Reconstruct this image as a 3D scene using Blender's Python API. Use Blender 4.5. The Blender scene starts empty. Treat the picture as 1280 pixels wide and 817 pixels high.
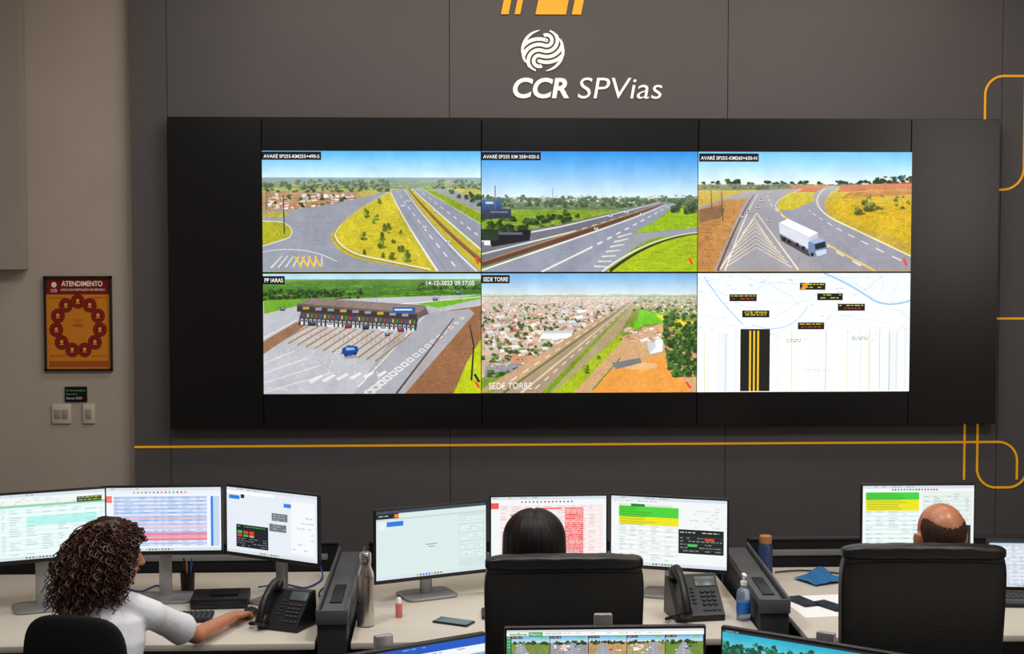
import bpy, bmesh, math, random
import numpy as np
from mathutils import Vector, Matrix, Euler
random.seed(7); RNG=np.random.default_rng(11)
scene=bpy.context.scene
try:
    scene.view_settings.view_transform='Standard'
except Exception: pass
R=math.radians
# ------------------------------------------------------------------ materials
def s2l(c):
    return tuple(((v/255)/12.92 if v/255<=.04045 else ((v/255+.055)/1.055)**2.4) for v in c[:3])+(1,)
def mat(name,col,rough=.5,metal=0,var=.12,scale=8,bump=0,bscale=60,spec=.5,trans=0,emit=0,stretch=None,coat=0):
    m=bpy.data.materials.new(name); m.use_nodes=True; nt=m.node_tree; b=nt.nodes['Principled BSDF']
    tc=nt.nodes.new('ShaderNodeTexCoord'); mp=nt.nodes.new('ShaderNodeMapping')
    if stretch: mp.inputs['Scale'].default_value=stretch
    nt.links.new(tc.outputs['Object'],mp.inputs['Vector'])
    n=nt.nodes.new('ShaderNodeTexNoise'); n.inputs['Scale'].default_value=scale; n.inputs['Detail'].default_value=4
    nt.links.new(mp.outputs['Vector'],n.inputs['Vector'])
    r=nt.nodes.new('ShaderNodeValToRGB'); L=s2l(col)
    r.color_ramp.elements[0].position=.3; r.color_ramp.elements[1].position=.7
    r.color_ramp.elements[0].color=tuple(min(1,x*(1-var)) for x in L[:3])+(1,)
    r.color_ramp.elements[1].color=tuple(min(1,x*(1+var)) for x in L[:3])+(1,)
    nt.links.new(n.outputs['Fac'],r.inputs['Fac']); nt.links.new(r.outputs['Color'],b.inputs['Base Color'])
    b.inputs['Roughness'].default_value=rough; b.inputs['Metallic'].default_value=metal
    b.inputs['Specular IOR Level'].default_value=spec
    b.inputs['Transmission Weight'].default_value=trans
    b.inputs['Coat Weight'].default_value=coat
    if emit:
        nt.links.new(r.outputs['Color'],b.inputs['Emission Color']); b.inputs['Emission Strength'].default_value=emit
    if bump:
        n2=nt.nodes.new('ShaderNodeTexNoise'); n2.inputs['Scale'].default_value=bscale; n2.inputs['Detail'].default_value=3
        nt.links.new(mp.outputs['Vector'],n2.inputs['Vector'])
        bp=nt.nodes.new('ShaderNodeBump'); bp.inputs['Strength'].default_value=bump; bp.inputs['Distance'].default_value=.01
        nt.links.new(n2.outputs['Fac'],bp.inputs['Height']); nt.links.new(bp.outputs['Normal'],b.inputs['Normal'])
    return m
M_wall=mat('charcoal_panel',(84,81,82),.48,var=.04,scale=2,bump=.03,bscale=200,spec=.4)
M_beige=mat('beige_plaster',(172,161,149),.85,var=.03,scale=3,bump=.05,bscale=150,spec=.2)
M_bulk=mat('bulkhead_plaster',(152,144,136),.85,var=.03,scale=3,spec=.2)
M_floor=mat('grey_carpet',(90,90,94),.95,var=.2,scale=60,bump=.2,bscale=300,spec=.1)
M_ceil=mat('white_ceiling',(200,198,194),.9,var=.02)
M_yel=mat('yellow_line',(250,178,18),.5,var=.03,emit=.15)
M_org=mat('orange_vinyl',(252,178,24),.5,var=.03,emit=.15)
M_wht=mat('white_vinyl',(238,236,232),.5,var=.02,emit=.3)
M_blk=mat('black_plastic',(17,17,19),.42,var=.1,scale=20)
M_blkm=mat('black_matte',(13,13,15),.6,var=.1,spec=.25)
M_house=mat('black_display_glass',(9,9,12),.27,var=.05,scale=2,spec=.6)
M_desk=mat('cream_laminate',(206,199,186),.45,var=.03,scale=5)
M_edge=mat('grey_edge',(120,120,120),.6,var=.05)
M_div=mat('grey_metal_trunking',(88,90,94),.45,var=.06,scale=6,metal=.2)
M_divd=mat('dark_metal_trunking',(34,36,40),.5,var=.08,scale=6)
M_sil=mat('silver_plastic',(160,160,162),.35,var=.04,metal=.5)
M_steel=mat('brushed_steel',(205,200,194),.24,metal=.95,var=.1,scale=30,stretch=(1,1,.1))
M_leather=mat('black_leather',(18,17,19),.38,var=.2,scale=12,bump=.07,bscale=110,spec=.5)
M_fabric=mat('black_fabric',(24,23,26),.9,var=.2,scale=80,bump=.3,bscale=400,spec=.2)
M_skin1=mat('skin_tan',(190,128,96),.5,var=.06,scale=20)
M_skin2=mat('skin_light',(196,140,112),.5,var=.06,scale=20)
M_skin3=mat('skin_brown',(186,120,86),.36,var=.08,scale=20)
M_lip=mat('lip',(150,74,68),.5,var=.05)
M_eye=mat('eye_white',(225,220,215),.25,var=.02)
M_iris=mat('iris',(40,24,16),.2,var=.1)
M_hairc=mat('curly_hair',(64,33,22),.42,var=.75,scale=26,spec=.5)
M_hairs=mat('straight_hair',(20,13,14),.5,var=.6,scale=1,stretch=(110,110,5),bump=.12,bscale=1,spec=.3)
M_hairm=mat('short_hair',(66,44,36),.9,var=.45,scale=120,bump=.4,bscale=300,spec=.2)
M_shirt=mat('white_cotton',(222,224,230),.85,var=.03,scale=10,bump=.6,bscale=12)
M_shirt2=mat('navy_cotton',(44,50,72),.85,var=.08,bump=.2,bscale=25)
M_shirt3=mat('grey_cotton',(150,152,158),.85,var=.05,bump=.2,bscale=25)
M_trou=mat('dark_trousers',(36,38,48),.9,var=.1,scale=20)
M_shoe=mat('black_shoe',(20,18,18),.5)
M_pink=mat('pink_plastic',(226,122,110),.4)
M_navy=mat('navy_bottle',(44,66,104),.35)
M_wood=mat('bamboo_cap',(176,118,70),.5,var=.2,scale=20)
M_blue=mat('blue_cloth',(36,104,160),.85,var=.15,scale=20,bump=.3,bscale=60)
M_paper=mat('white_paper',(248,248,250),.8,var=.01)
M_gel=mat('clear_gel',(200,222,240),.08,trans=.75,var=.02)
M_bluelab=mat('blue_label',(40,110,200),.5)
M_cable=mat('blue_cable',(28,62,150),.5)
M_key=mat('grey_keys',(48,50,54),.6)
M_lcd=mat('grey_lcd',(84,96,94),.3)
M_glass=mat('phone_glass',(34,60,74),.12,var=.5,scale=14,spec=.7)
M_switch=mat('switch_plastic',(196,184,168),.4,var=.02)
# ------------------------------------------------------------------ builders
def empty(name,loc,rotz=0,label=None,cat=None,group=None):
    o=bpy.data.objects.new(name,None); o.empty_display_size=.1
    scene.collection.objects.link(o); o.location=loc; o.rotation_euler=(0,0,rotz)
    if label: o['label']=label
    if cat: o['category']=cat
    if group: o['group']=group
    return o
def tag(o,label,cat,group=None):
    o['label']=label; o['category']=cat
    if group: o['group']=group
    return o
class B:
    def __init__(s,M=None): s.bm=bmesh.new(); s.M=M or Matrix.Identity(4)
    def _m(s,loc,rot,sc=(1,1,1)):
        return s.M@Matrix.Translation(loc)@Euler(rot).to_matrix().to_4x4()@Matrix.Diagonal((*sc,1))
    def box(s,size,loc=(0,0,0),rot=(0,0,0),bev=0,seg=2):
        r=bmesh.ops.create_cube(s.bm,size=1,matrix=s._m(loc,rot,size))
        if bev:
            es=list({e for v in r['verts'] for e in v.link_edges})
            bmesh.ops.bevel(s.bm,geom=es,offset=bev,segments=seg,affect='EDGES',profile=.5)
        return s
    def cyl(s,r1,r2,h,loc=(0,0,0),rot=(0,0,0),seg=32):
        bmesh.ops.create_cone(s.bm,cap_ends=True,segments=seg,radius1=r1,radius2=r2,depth=h,matrix=s._m(loc,rot)); return s
    def sph(s,rad,loc=(0,0,0),rot=(0,0,0),u=24,v=16):
        if not hasattr(rad,'__len__'): rad=(rad,)*3
        bmesh.ops.create_uvsphere(s.bm,u_segments=u,v_segments=v,radius=1,matrix=s._m(loc,rot,rad)); return s
    def rcube(s,size,loc=(0,0,0),rot=(0,0,0),e=5,cuts=9,warp=None):
        bm=bmesh.new(); bmesh.ops.create_cube(bm,size=2)
        bmesh.ops.subdivide_edges(bm,edges=bm.edges[:],cuts=cuts,use_grid_fill=True)
        mm=s._m(loc,rot)
        vs=[]
        for v in bm.verts:
            x,y,z=v.co; n=(abs(x)**e+abs(y)**e+abs(z)**e)**(1/e)
            p=Vector((x/n*size[0]/2,y/n*size[1]/2,z/n*size[2]/2))
            if warp: p=Vector(warp(p))
            vs.append(s.bm.verts.new(mm@p))
        bm.verts.index_update()
        for f in bm.faces: s.bm.faces.new([vs[v.index] for v in f.verts])
        bm.free(); return s
    def tube(s,pts,rad,seg=10,ball=False,cap=True):
        pts=[Vector(p) for p in pts]; n=len(pts)
        if not hasattr(rad,'__len__'): rad=[rad]*n
        t0=(pts[1]-pts[0]).normalized(); a=t0.orthogonal().normalized(); rings=[]
        for i,p in enumerate(pts):
            t=(pts[min(i+1,n-1)]-pts[max(i-1,0)]).normalized()
            a=(a-t*a.dot(t)).normalized(); b=t.cross(a)
            rings.append([s.bm.verts.new(s.M@(p+(a*math.cos(q)+b*math.sin(q))*rad[i])) for q in [2*math.pi*j/seg for j in range(seg)]])
        for i in range(n-1):
            for j in range(seg):
                s.bm.faces.new((rings[i][j],rings[i][(j+1)%seg],rings[i+1][(j+1)%seg],rings[i+1][j]))
        if cap:
            s.bm.faces.new(rings[0][::-1]); s.bm.faces.new(rings[-1])
        if ball:
            for i in range(n): s.sph(rad[i]*1.0,pts[i],u=16,v=10)
        return s
    def lathe(s,prof,loc=(0,0,0),rot=(0,0,0),seg=32):
        m=s._m(loc,rot); rings=[]
        for r,z in prof:
            rings.append([s.bm.verts.new(m@Vector((max(r,1e-4)*math.cos(2*math.pi*j/seg),max(r,1e-4)*math.sin(2*math.pi*j/seg),z))) for j in range(seg)])
        for i in range(len(prof)-1):
            for j in range(seg):
                s.bm.faces.new((rings[i][j],rings[i][(j+1)%seg],rings[i+1][(j+1)%seg],rings[i+1][j]))
        s.bm.faces.new(rings[0][::-1]); s.bm.faces.new(rings[-1]); return s
    def loft(s,secs,seg=24,yaw=0):
        rings=[]
        for c,rx,ry in secs:
            ring=[]
            for j in range(seg):
                q=2*math.pi*j/seg; x=rx*math.cos(q); y=ry*math.sin(q)
                ring.append(s.bm.verts.new(s.M@Vector((c[0]+x*math.cos(yaw)-y*math.sin(yaw),c[1]+x*math.sin(yaw)+y*math.cos(yaw),c[2]))))
            rings.append(ring)
        for i in range(len(secs)-1):
            for j in range(seg):
                s.bm.faces.new((rings[i][j],rings[i][(j+1)%seg],rings[i+1][(j+1)%seg],rings[i+1][j]))
        s.bm.faces.new(rings[0][::-1]); s.bm.faces.new(rings[-1]); return s
    def prism(s,prof,x0,x1):
        a=[s.bm.verts.new(s.M@Vector((x0,y,z))) for y,z in prof]; b=[s.bm.verts.new(s.M@Vector((x1,y,z))) for y,z in prof]
        n=len(prof)
        for i in range(n): s.bm.faces.new((a[i],a[(i+1)%n],b[(i+1)%n],b[i]))
        s.bm.faces.new(a[::-1]); s.bm.faces.new(b); return s
    def ribbon(s,pts,wid,y=0,th=.004):
        n=len(pts); L=[];Rr=[]
        for i,(x,z) in enumerate(pts):
            x0,z0=pts[max(i-1,0)]; x1,z1=pts[min(i+1,n-1)]
            d=Vector((x1-x0,z1-z0)).normalized(); w=wid[i]/2 if hasattr(wid,'__len__') else wid/2
            L.append((x-d.y*w,z+d.x*w)); Rr.append((x+d.y*w,z-d.x*w))
        def V(p,yy): return s.bm.verts.new(s.M@Vector((p[0],yy,p[1])))
        A=[V(p,y-th) for p in L];Bq=[V(p,y-th) for p in Rr];C=[V(p,y) for p in L];D=[V(p,y) for p in Rr]
        for i in range(n-1):
            s.bm.faces.new((A[i],A[i+1],Bq[i+1],Bq[i])); s.bm.faces.new((C[i],D[i],D[i+1],C[i+1]))
            s.bm.faces.new((A[i],C[i],C[i+1],A[i+1])); s.bm.faces.new((Bq[i],Bq[i+1],D[i+1],D[i]))
        return s
    def obj(s,name,m,parent=None,loc=(0,0,0),rot=(0,0,0),smooth=True,label=None,remesh=0,sm=3,norm=True):
        if norm: bmesh.ops.recalc_face_normals(s.bm,faces=s.bm.faces[:])
        me=bpy.data.meshes.new(name); s.bm.to_mesh(me); s.bm.free()
        o=bpy.data.objects.new(name,me); scene.collection.objects.link(o)
        if remesh:
            md=o.modifiers.new('r','REMESH'); md.mode='VOXEL'; md.voxel_size=remesh
            ms=o.modifiers.new('s','SMOOTH'); ms.factor=.5; ms.iterations=sm
            dg=bpy.context.evaluated_depsgraph_get(); dg.update()
            me2=bpy.data.meshes.new_from_object(o.evaluated_get(dg)); o.modifiers.clear(); o.data=me2; me=me2; me.name=name
        me.materials.clear(); me.materials.append(m)
        if smooth:
            me.polygons.foreach_set('use_smooth',[True]*len(me.polygons))
            if not remesh: me.set_sharp_from_angle(angle=R(38))
        o.parent=parent; o.location=loc; o.rotation_euler=rot
        if label: o['label']=label
        return o
def structure(o): o['kind']='structure'; return o
# ------------------------------------------------------------------ text
_tc={}
def text_geo(t,shear=0,bold=0):
    key=(t,shear,bold)
    if key in _tc: return _tc[key]
    c=bpy.data.curves.new('t','FONT'); c.body=t; c.shear=shear; c.offset=bold; c.resolution_u=4
    o=bpy.data.objects.new('t',c); scene.collection.objects.link(o)
    dg=bpy.context.evaluated_depsgraph_get(); dg.update()
    me=bpy.data.meshes.new_from_object(o.evaluated_get(dg)); me.calc_loop_triangles()
    v=np.array([x.co[:2] for x in me.vertices]); tr=[tuple(x.vertices) for x in me.loop_triangles]
    bpy.data.objects.remove(o); bpy.data.curves.remove(c); bpy.data.meshes.remove(me)
    lo=v.min(0); hi=v.max(0); v=(v-lo)/(hi-lo)
    _tc[key]=(v,tr); return v,tr
def text_obj(name,t,x0,x1,z0,z1,m,parent,y=0,shear=0,bold=0):
    v,tr=text_geo(t,shear,bold)
    me=bpy.data.meshes.new(name)
    me.from_pydata([(x0+p[0]*(x1-x0),y,z0+p[1]*(z1-z0)) for p in v],[],tr); me.materials.append(m)
    o=bpy.data.objects.new(name,me); scene.collection.objects.link(o); o.parent=parent
    sd=o.modifiers.new('s','SOLIDIFY'); sd.thickness=.004; sd.offset=0
    return o
# ------------------------------------------------------------------ painted pictures for displays
def vnoise(h,w,cell,seed):
    g=np.random.default_rng(seed).random((int(h/cell)+3,int(w/cell)+3))
    Y=np.arange(h)/cell; X=np.arange(w)/cell; yi=Y.astype(int); xi=X.astype(int); fy=(Y-yi)[:,None]; fx=(X-xi)[None,:]
    a=g[yi][:,xi];b=g[yi][:,xi+1];c=g[yi+1][:,xi];d=g[yi+1][:,xi+1]
    return (a*(1-fx)+b*fx)*(1-fy)+(c*(1-fx)+d*fx)*fy
def q3(p0,p1,p2,n=14):
    return [tuple((1-t)**2*p0[i]+2*t*(1-t)*p1[i]+t*t*p2[i] for i in (0,1)) for t in [k/n for k in range(n+1)]]
class Canvas:
    def __init__(s,w,h,k,ox=0,oy=0,bg=(0,0,0),seed=1):
        s.k=k;s.ox=ox;s.oy=oy;s.W=int(w*k);s.H=int(h*k);s.a=np.zeros((s.H,s.W,3))+np.array(bg,float)
        s.n=(vnoise(s.H,s.W,2.2,seed)*1.2+vnoise(s.H,s.W,5,seed+1)*.9+vnoise(s.H,s.W,20,seed+2)*.5)/1.3-1
        s.r=random.Random(seed)
    def T(s,p): return ((p[0]-s.ox)*s.k,(p[1]-s.oy)*s.k)
    def fill(s,pts,col,amp=0,al=1):
        q=[s.T(p) for p in pts]; xs=[p[0] for p in q]; ys=[p[1] for p in q]
        x0=max(0,int(min(xs)));x1=min(s.W,int(max(xs))+2);y0=max(0,int(min(ys)));y1=min(s.H,int(max(ys))+2)
        if x1<=x0 or y1<=y0: return
        Y=(np.arange(y0,y1)+.5)[:,None]; X=(np.arange(x0,x1)+.5)[None,:]
        ins=np.zeros((y1-y0,x1-x0),bool); n=len(q)
        for i in range(n):
            xa,ya=q[i];xb,yb=q[(i+1)%n]
            if ya==yb: continue
            ins^=((ya>Y)!=(yb>Y))&(X<(xb-xa)*(Y-ya)/(yb-ya)+xa)
        sub=s.a[y0:y1,x0:x1]; c=np.array(col,float)[None,None,:]*(1+amp*s.n[y0:y1,x0:x1,None]*2)
        w=ins[...,None]*al
        sub[:]=sub*(1-w)+c*w
    def rect(s,x0,y0,x1,y1,col,amp=0,al=1):
        a,b=s.T((x0,y0));c,d=s.T((x1,y1)); a,b,c,d=[int(round(v)) for v in (a,b,c,d)]
        a=max(a,0);b=max(b,0);c=min(c,s.W);d=min(d,s.H)
        if c<=a or d<=b: return
        sub=s.a[b:d,a:c]; sub[:]=sub*(1-al)+np.array(col,float)*(1+amp*s.n[b:d,a:c,None]*2)*al
    def grad(s,x0,y0,x1,y1,c0,c1):
        a,b=s.T((x0,y0));c,d=s.T((x1,y1)); a=max(int(a),0);b=max(int(b),0);c=min(int(c),s.W);d=min(int(d),s.H)
        t=np.linspace(0,1,d-b)[:,None,None]; s.a[b:d,a:c]=np.array(c0)*(1-t)+np.array(c1)*t
    def haze(s,y0,y1,col,a0):
        b=int((y0-s.oy)*s.k); d=int((y1-s.oy)*s.k); b=max(b,0)
        t=(a0*(1-np.linspace(0,1,d-b))**1.4)[:,None,None]; s.a[b:d]=s.a[b:d]*(1-t)+np.array(col,float)*t
    def photo(s,grain=3,passes=3,shade=True):
        a=s.a
        for _ in range(passes):
            p=np.pad(a,((1,1),(1,1),(0,0)),'edge'); a=(p[:-2,1:-1]+p[2:,1:-1]+p[1:-1,:-2]+p[1:-1,2:]+2*p[1:-1,1:-1])/6
        if shade:
            big=vnoise(s.H,s.W,90,s.r.randrange(999))*.6+vnoise(s.H,s.W,30,s.r.randrange(999))*.4-.5; a=a*(1+.12*big[...,None])
        s.a=a+np.random.default_rng(3).normal(0,grain,(s.H,s.W,1))
    def line(s,p,q,w0,w1,col,al=1):
        dx=q[0]-p[0];dy=q[1]-p[1];l=math.hypot(dx,dy) or 1;nx=-dy/l;ny=dx/l
        s.fill([(p[0]+nx*w0/2,p[1]+ny*w0/2),(q[0]+nx*w1/2,q[1]+ny*w1/2),(q[0]-nx*w1/2,q[1]-ny*w1/2),(p[0]-nx*w0/2,p[1]-ny*w0/2)],col,0,al)
    def pline(s,pts,w0,w1,col,al=1):
        n=len(pts)-1
        for i in range(n):
            s.line(pts[i],pts[i+1],w0+(w1-w0)*i/n,w0+(w1-w0)*(i+1)/n,col,al)
    def cdash(s,pts,w0,w1,col):
        n=len(pts)-1
        for i in range(0,n,2): s.line(pts[i],pts[i+1],w0+(w1-w0)*i/n,w0+(w1-w0)*(i+1)/n,col,.9)
    def dash(s,p,q,w0,w1,col,n=10,g=1.5,duty=.5,al=1):
        for i in range(n):
            a=(i/n)**g;b=((i+duty)/n)**g
            s.line((q[0]+(p[0]-q[0])*a,q[1]+(p[1]-q[1])*a),(q[0]+(p[0]-q[0])*b,q[1]+(p[1]-q[1])*b),w1+(w0-w1)*a,w1+(w0-w1)*b,col,al)
    def ell(s,cx,cy,rx,ry,col,amp=0,al=1,n=20):
        s.fill([(cx+rx*math.cos(2*math.pi*i/n),cy+ry*math.sin(2*math.pi*i/n)) for i in range(n)],col,amp,al)
    def specks(s,x0,y0,x1,y1,cols,n,w,h,grow=0,inside=None,blob=False,al=1):
        for _ in range(n):
            x=s.r.uniform(x0,x1);y=s.r.uniform(y0,y1)
            if inside and not inside(x,y): continue
            f=1+grow*(y-y0)/max(1,(y1-y0)); a=w*f*s.r.uniform(.4,1.2);b=h*f*s.r.uniform(.5,1.2)
            c=s.r.choice(cols)
            if blob: s.ell(x,y,a,b,c,.25,al,8)
            else: s.rect(x,y,x+a,y+b,c,.1,al)
    def houses(s,x0,y0,x1,y1,n,w,h,inside=None):
        P=sorted([(s.r.uniform(y0,y1),s.r.uniform(x0,x1)) for _ in range(n)])
        for y,x in P:
            if inside and not inside(x,y): continue
            a=w*s.r.uniform(.5,1.4); b=h*s.r.uniform(.7,1.2); l=s.r.uniform(.85,1.08)
            rf=s.r.choice([(214,140,100),(226,160,124),(200,128,96),(232,222,210),(206,190,176),(240,238,236),(190,110,80),(222,226,230)])
            wl=s.r.choice([(236,228,216),(222,210,196),(240,240,238),(206,196,184)])
            s.fill([(x,y),(x+a*.8,y-b*.2),(x+a,y+b*.35),(x+a*.2,y+b*.55)],tuple(v*l for v in rf),.06)
            s.fill([(x+a*.2,y+b*.55),(x+a,y+b*.35),(x+a,y+b*.8),(x+a*.2,y+b)],tuple(v*l for v in wl)); s.fill([(x,y),(x+a*.2,y+b*.55),(x+a*.2,y+b),(x,y+b*.5)],tuple(v*.62 for v in wl))
    def trees(s,x0,y0,x1,y1,n,w,h,grow=0,inside=None,base=(44,66,30)):
        P=sorted([(s.r.uniform(y0,y1),s.r.uniform(x0,x1)) for _ in range(n)])
        for y,x in P:
            if inside and not inside(x,y): continue
            f=(1+grow*(y-y0)/max(1,(y1-y0)))*s.r.uniform(.6,1.2)
            s.ell(x+w*.3*f,y+h*.5*f,w*f,h*.3*f,(40,44,24),.1,.5,8)
            for _k in range(5):
                dx=s.r.uniform(-.55,.55)*w*f;dy=s.r.uniform(-.6,.4)*h*f; l=s.r.uniform(.75,1.0)+(.5 if dy<0 and dx<0 else 0)
                s.ell(x+dx,y+dy,w*.5*f,h*.5*f,tuple(v*l for v in base),.3,.95,8)
    def streak(s,x0,y0,x1,y1,cols,n,L,inside=None,al=.35):
        for _ in range(n):
            x=s.r.uniform(x0,x1);y=s.r.uniform(y0,y1)
            if inside and not inside(x,y): continue
            l=L*s.r.uniform(.3,1.2); s.rect(x,y,x+l,y+s.r.uniform(.3,.9),s.r.choice(cols),.2,al)
    def text(s,t,x0,y0,x1,y1,col,bold=0,shear=0):
        v,tr=text_geo(t,shear,bold)
        P=[(x0+p[0]*(x1-x0),y1-p[1]*(y1-y0)) for p in v]
        for q in tr: s.fill([P[i] for i in q],col)
    def micro(s,x0,y0,x1,y1,rh,col,dens=.6,al=.5):
        y=y0
        while y<y1-rh*.4:
            x=x0
            while x<x1:
                l=s.r.uniform(2,7)
                if s.r.random()<dens: s.rect(x,y,min(x+l,x1),y+rh*.3,col,0,al)
                x+=l+1.5
            y+=rh
    def image(s,name):
        im=bpy.data.images.new(name,s.W,s.H,alpha=False)
        a=np.ones((s.H,s.W,4),np.float32); a[...,:3]=np.clip(s.a/255,0,1)[::-1]
        im.pixels.foreach_set(a.ravel()); im.update(); im.pack(); return im
def screen_mat(name,im,strength=1.0,rough=.35):
    m=bpy.data.materials.new(name); m.use_nodes=True; nt=m.node_tree; b=nt.nodes['Principled BSDF']
    t=nt.nodes.new('ShaderNodeTexImage'); t.image=im; t.extension='EXTEND'
    uv=nt.nodes.new('ShaderNodeTexCoord'); nt.links.new(uv.outputs['UV'],t.inputs['Vector'])
    if strength>0:
        nt.links.new(t.outputs['Color'],b.inputs['Emission Color']); b.inputs['Emission Strength'].default_value=strength
        b.inputs['Base Color'].default_value=(.01,.01,.01,1)
    else: nt.links.new(t.outputs['Color'],b.inputs['Base Color'])
    b.inputs['Roughness'].default_value=rough; b.inputs['Specular IOR Level'].default_value=.2
    return m
def picture(name,w,h,m,parent,loc=(0,0,0),rot=(0,0,0),label=None):
    me=bpy.data.meshes.new(name)
    me.from_pydata([(-w/2,0,-h/2),(w/2,0,-h/2),(w/2,0,h/2),(-w/2,0,h/2)],[],[(0,1,2,3)])
    u=me.uv_layers.new(name='UVMap')
    for i,c in enumerate([(0,0),(1,0),(1,1),(0,1)]): u.data[i].uv=c
    me.materials.append(m); o=bpy.data.objects.new(name,me); scene.collection.objects.link(o)
    o.parent=parent; o.location=loc; o.rotation_euler=rot
    if label: o['label']=label
    return o
TR=[(40,62,30),(30,48,26),(58,80,36)]
WL=(236,236,230); YG=[(150,160,40),(206,196,60),(120,130,40),(190,170,70)]
def caption(c,x0,x1,y,t):
    c.rect(x0,y,x1,y+10,(14,14,16)); c.text(t,x0+2,y+2.4,x1-2,y+7.8,(245,245,245),.02)
def feed1():
    c=Canvas(271,149,4,328,190,(168,168,66),21)
    c.grad(328,190,600,226,(84,180,240),(232,246,248))
    c.rect(328,223,600,240,(104,132,84),.12); c.rect(328,222.5,600,227,(96,130,140),.1)
    c.rect(328,236,600,338,(188,176,56),.1)
    c.streak(328,226,600,241,[(170,180,110),(80,110,60),(210,190,130),(190,120,80),(130,150,90)],320,16,al=.7)
    c.fill([(328,240),(440,238),(452,246),(420,262),(328,266)],(176,140,92),.1)
    c.houses(332,241,440,258,70,7,4); c.specks(332,240,440,262,[(168,96,62),(110,88,70),(120,124,120)],60,6,1.4)
    c.trees(328,226,484,240,110,3.4,2.4); c.trees(336,244,430,258,18,3,2.4); c.trees(540,226,600,236,26,3,2)
    gray=(150,153,166)
    c.fill(q3((328,264),(400,262),(478,240))+[(488,240)]+q3((478,244),(440,262),(424,280))+q3((412,292),(414,316),(452,324))+[(530,338),(328,338)],gray,.04)
    c.streak(330,266,420,336,[(160,162,174),(132,134,146)],160,30,al=.25)
    c.fill([(328,276)]+q3((352,277),(372,286),(360,297))+[(328,307)],(172,170,40),.14)
    c.pline([(328,276)]+q3((352,277),(372,286),(360,297))+[(328,307)],1,1.2,(226,226,218))
    c.fill([(328,266),(366,264),(352,272),(328,272)],(176,166,70),.15)
    c.pline(q3((328,314),(380,304),(420,326),10),.8,1.2,WL,.8)
    for i in range(8):
        c.line((338+i*9,334-i*.4),(352+i*7,319),1.8,1,(232,230,224),.9)
    for i in range(4): c.line((368+i*8,320),(376+i*8,333),2.6,2.6,(236,188,40))
    gl=q3((484,240),(446,262),(425,280))+q3((417,292),(422,310),(452,319))+[(536,336)]
    gr_=q3((536,336),(496,282),(488,240))
    c.fill(gl+gr_,(204,188,46),.12)
    inz=lambda x,y:(x>456-(y-262)*.9 if y<284 else x>436) and x<486+(y-244)*.5-4
    c.streak(424,248,524,330,YG,400,8,inz,.45)
    c.trees(452,250,508,322,24,3,4,.6,lambda x,y:inz(x,y) and inz(x+6,y),(100,116,34))
    c.pline(gl,1,1.8,(232,228,212)); c.pline([(p[0]-2,p[1]+1.5) for p in gl],.6,1.2,(130,104,80),.7)
    a=q3((486,238),(498,268),(545,338)); b_=q3((598,338),(540,288),(506,237))
    c.fill(a+b_,(150,153,168),.03)
    a2=q3((513,236),(548,268),(600,312)); b2=q3((600,280),(560,256),(526,236)); c.fill(a2+b2,(144,147,162),.03)
    c.pline(q3((491,238),(506,268),(556,338)),.6,3,(134,137,152),.6); c.pline(q3((500,238),(526,270),(584,338)),.6,3,(134,137,152),.6)
    c.pline(a,.8,2.2,WL); c.cdash(q3((495,238),(514,270),(572,338),22),.5,1.8,WL); c.pline(q3((504,237),(538,288),(594,338)),.7,1.8,(240,236,220))
    c.pline(q3((510,237),(545,280),(600,325)),1,4,(142,96,66)); c.pline(q3((509,237),(543,281),(600,328)),.5,1.2,(90,62,46)); c.pline(a2,.7,1.8,WL); c.cdash(q3((519,236),(554,262),(600,297),20),.4,1.4,WL); c.pline(b2,1.2,.6,WL)
    c.fill(q3((526,236),(560,256),(600,280))+q3((600,268),(566,250),(536,236)),(136,160,36),.15); c.fill(q3((537,236),(566,250),(600,266))+[(600,250),(560,237)],(150,152,158),.05)
    c.trees(560,240,600,262,22,3.4,3,.4,lambda x,y:y<236+(x-540)*.35)
    for x,y in ((507,250),(500,256),(527,282),(540,262),(556,300)): c.rect(x,y,x+4,y+2.6,(240,240,244)); c.rect(x+.8,y+.4,x+3,y+1.3,(50,60,80)); c.rect(x,y+2.6,x+4,y+3.2,(60,60,66))
    c.haze(222,256,(214,226,230),.45)
    c.line((354,244),(355,292),1.2,1.6,(70,66,62)); c.line((350,250),(359,250),.8,.8,(60,60,60)); c.line((333,232),(333,262),1,1,(90,86,80)); c.line((395,232),(395,248),.7,.7,(90,86,80))
    c.photo(); c.line((592,321),(596,329),3,3,(240,70,40)); caption(c,328,401,191,'AVARÉ SP255-KM255+490-S'); return c.image('feed')
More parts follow.
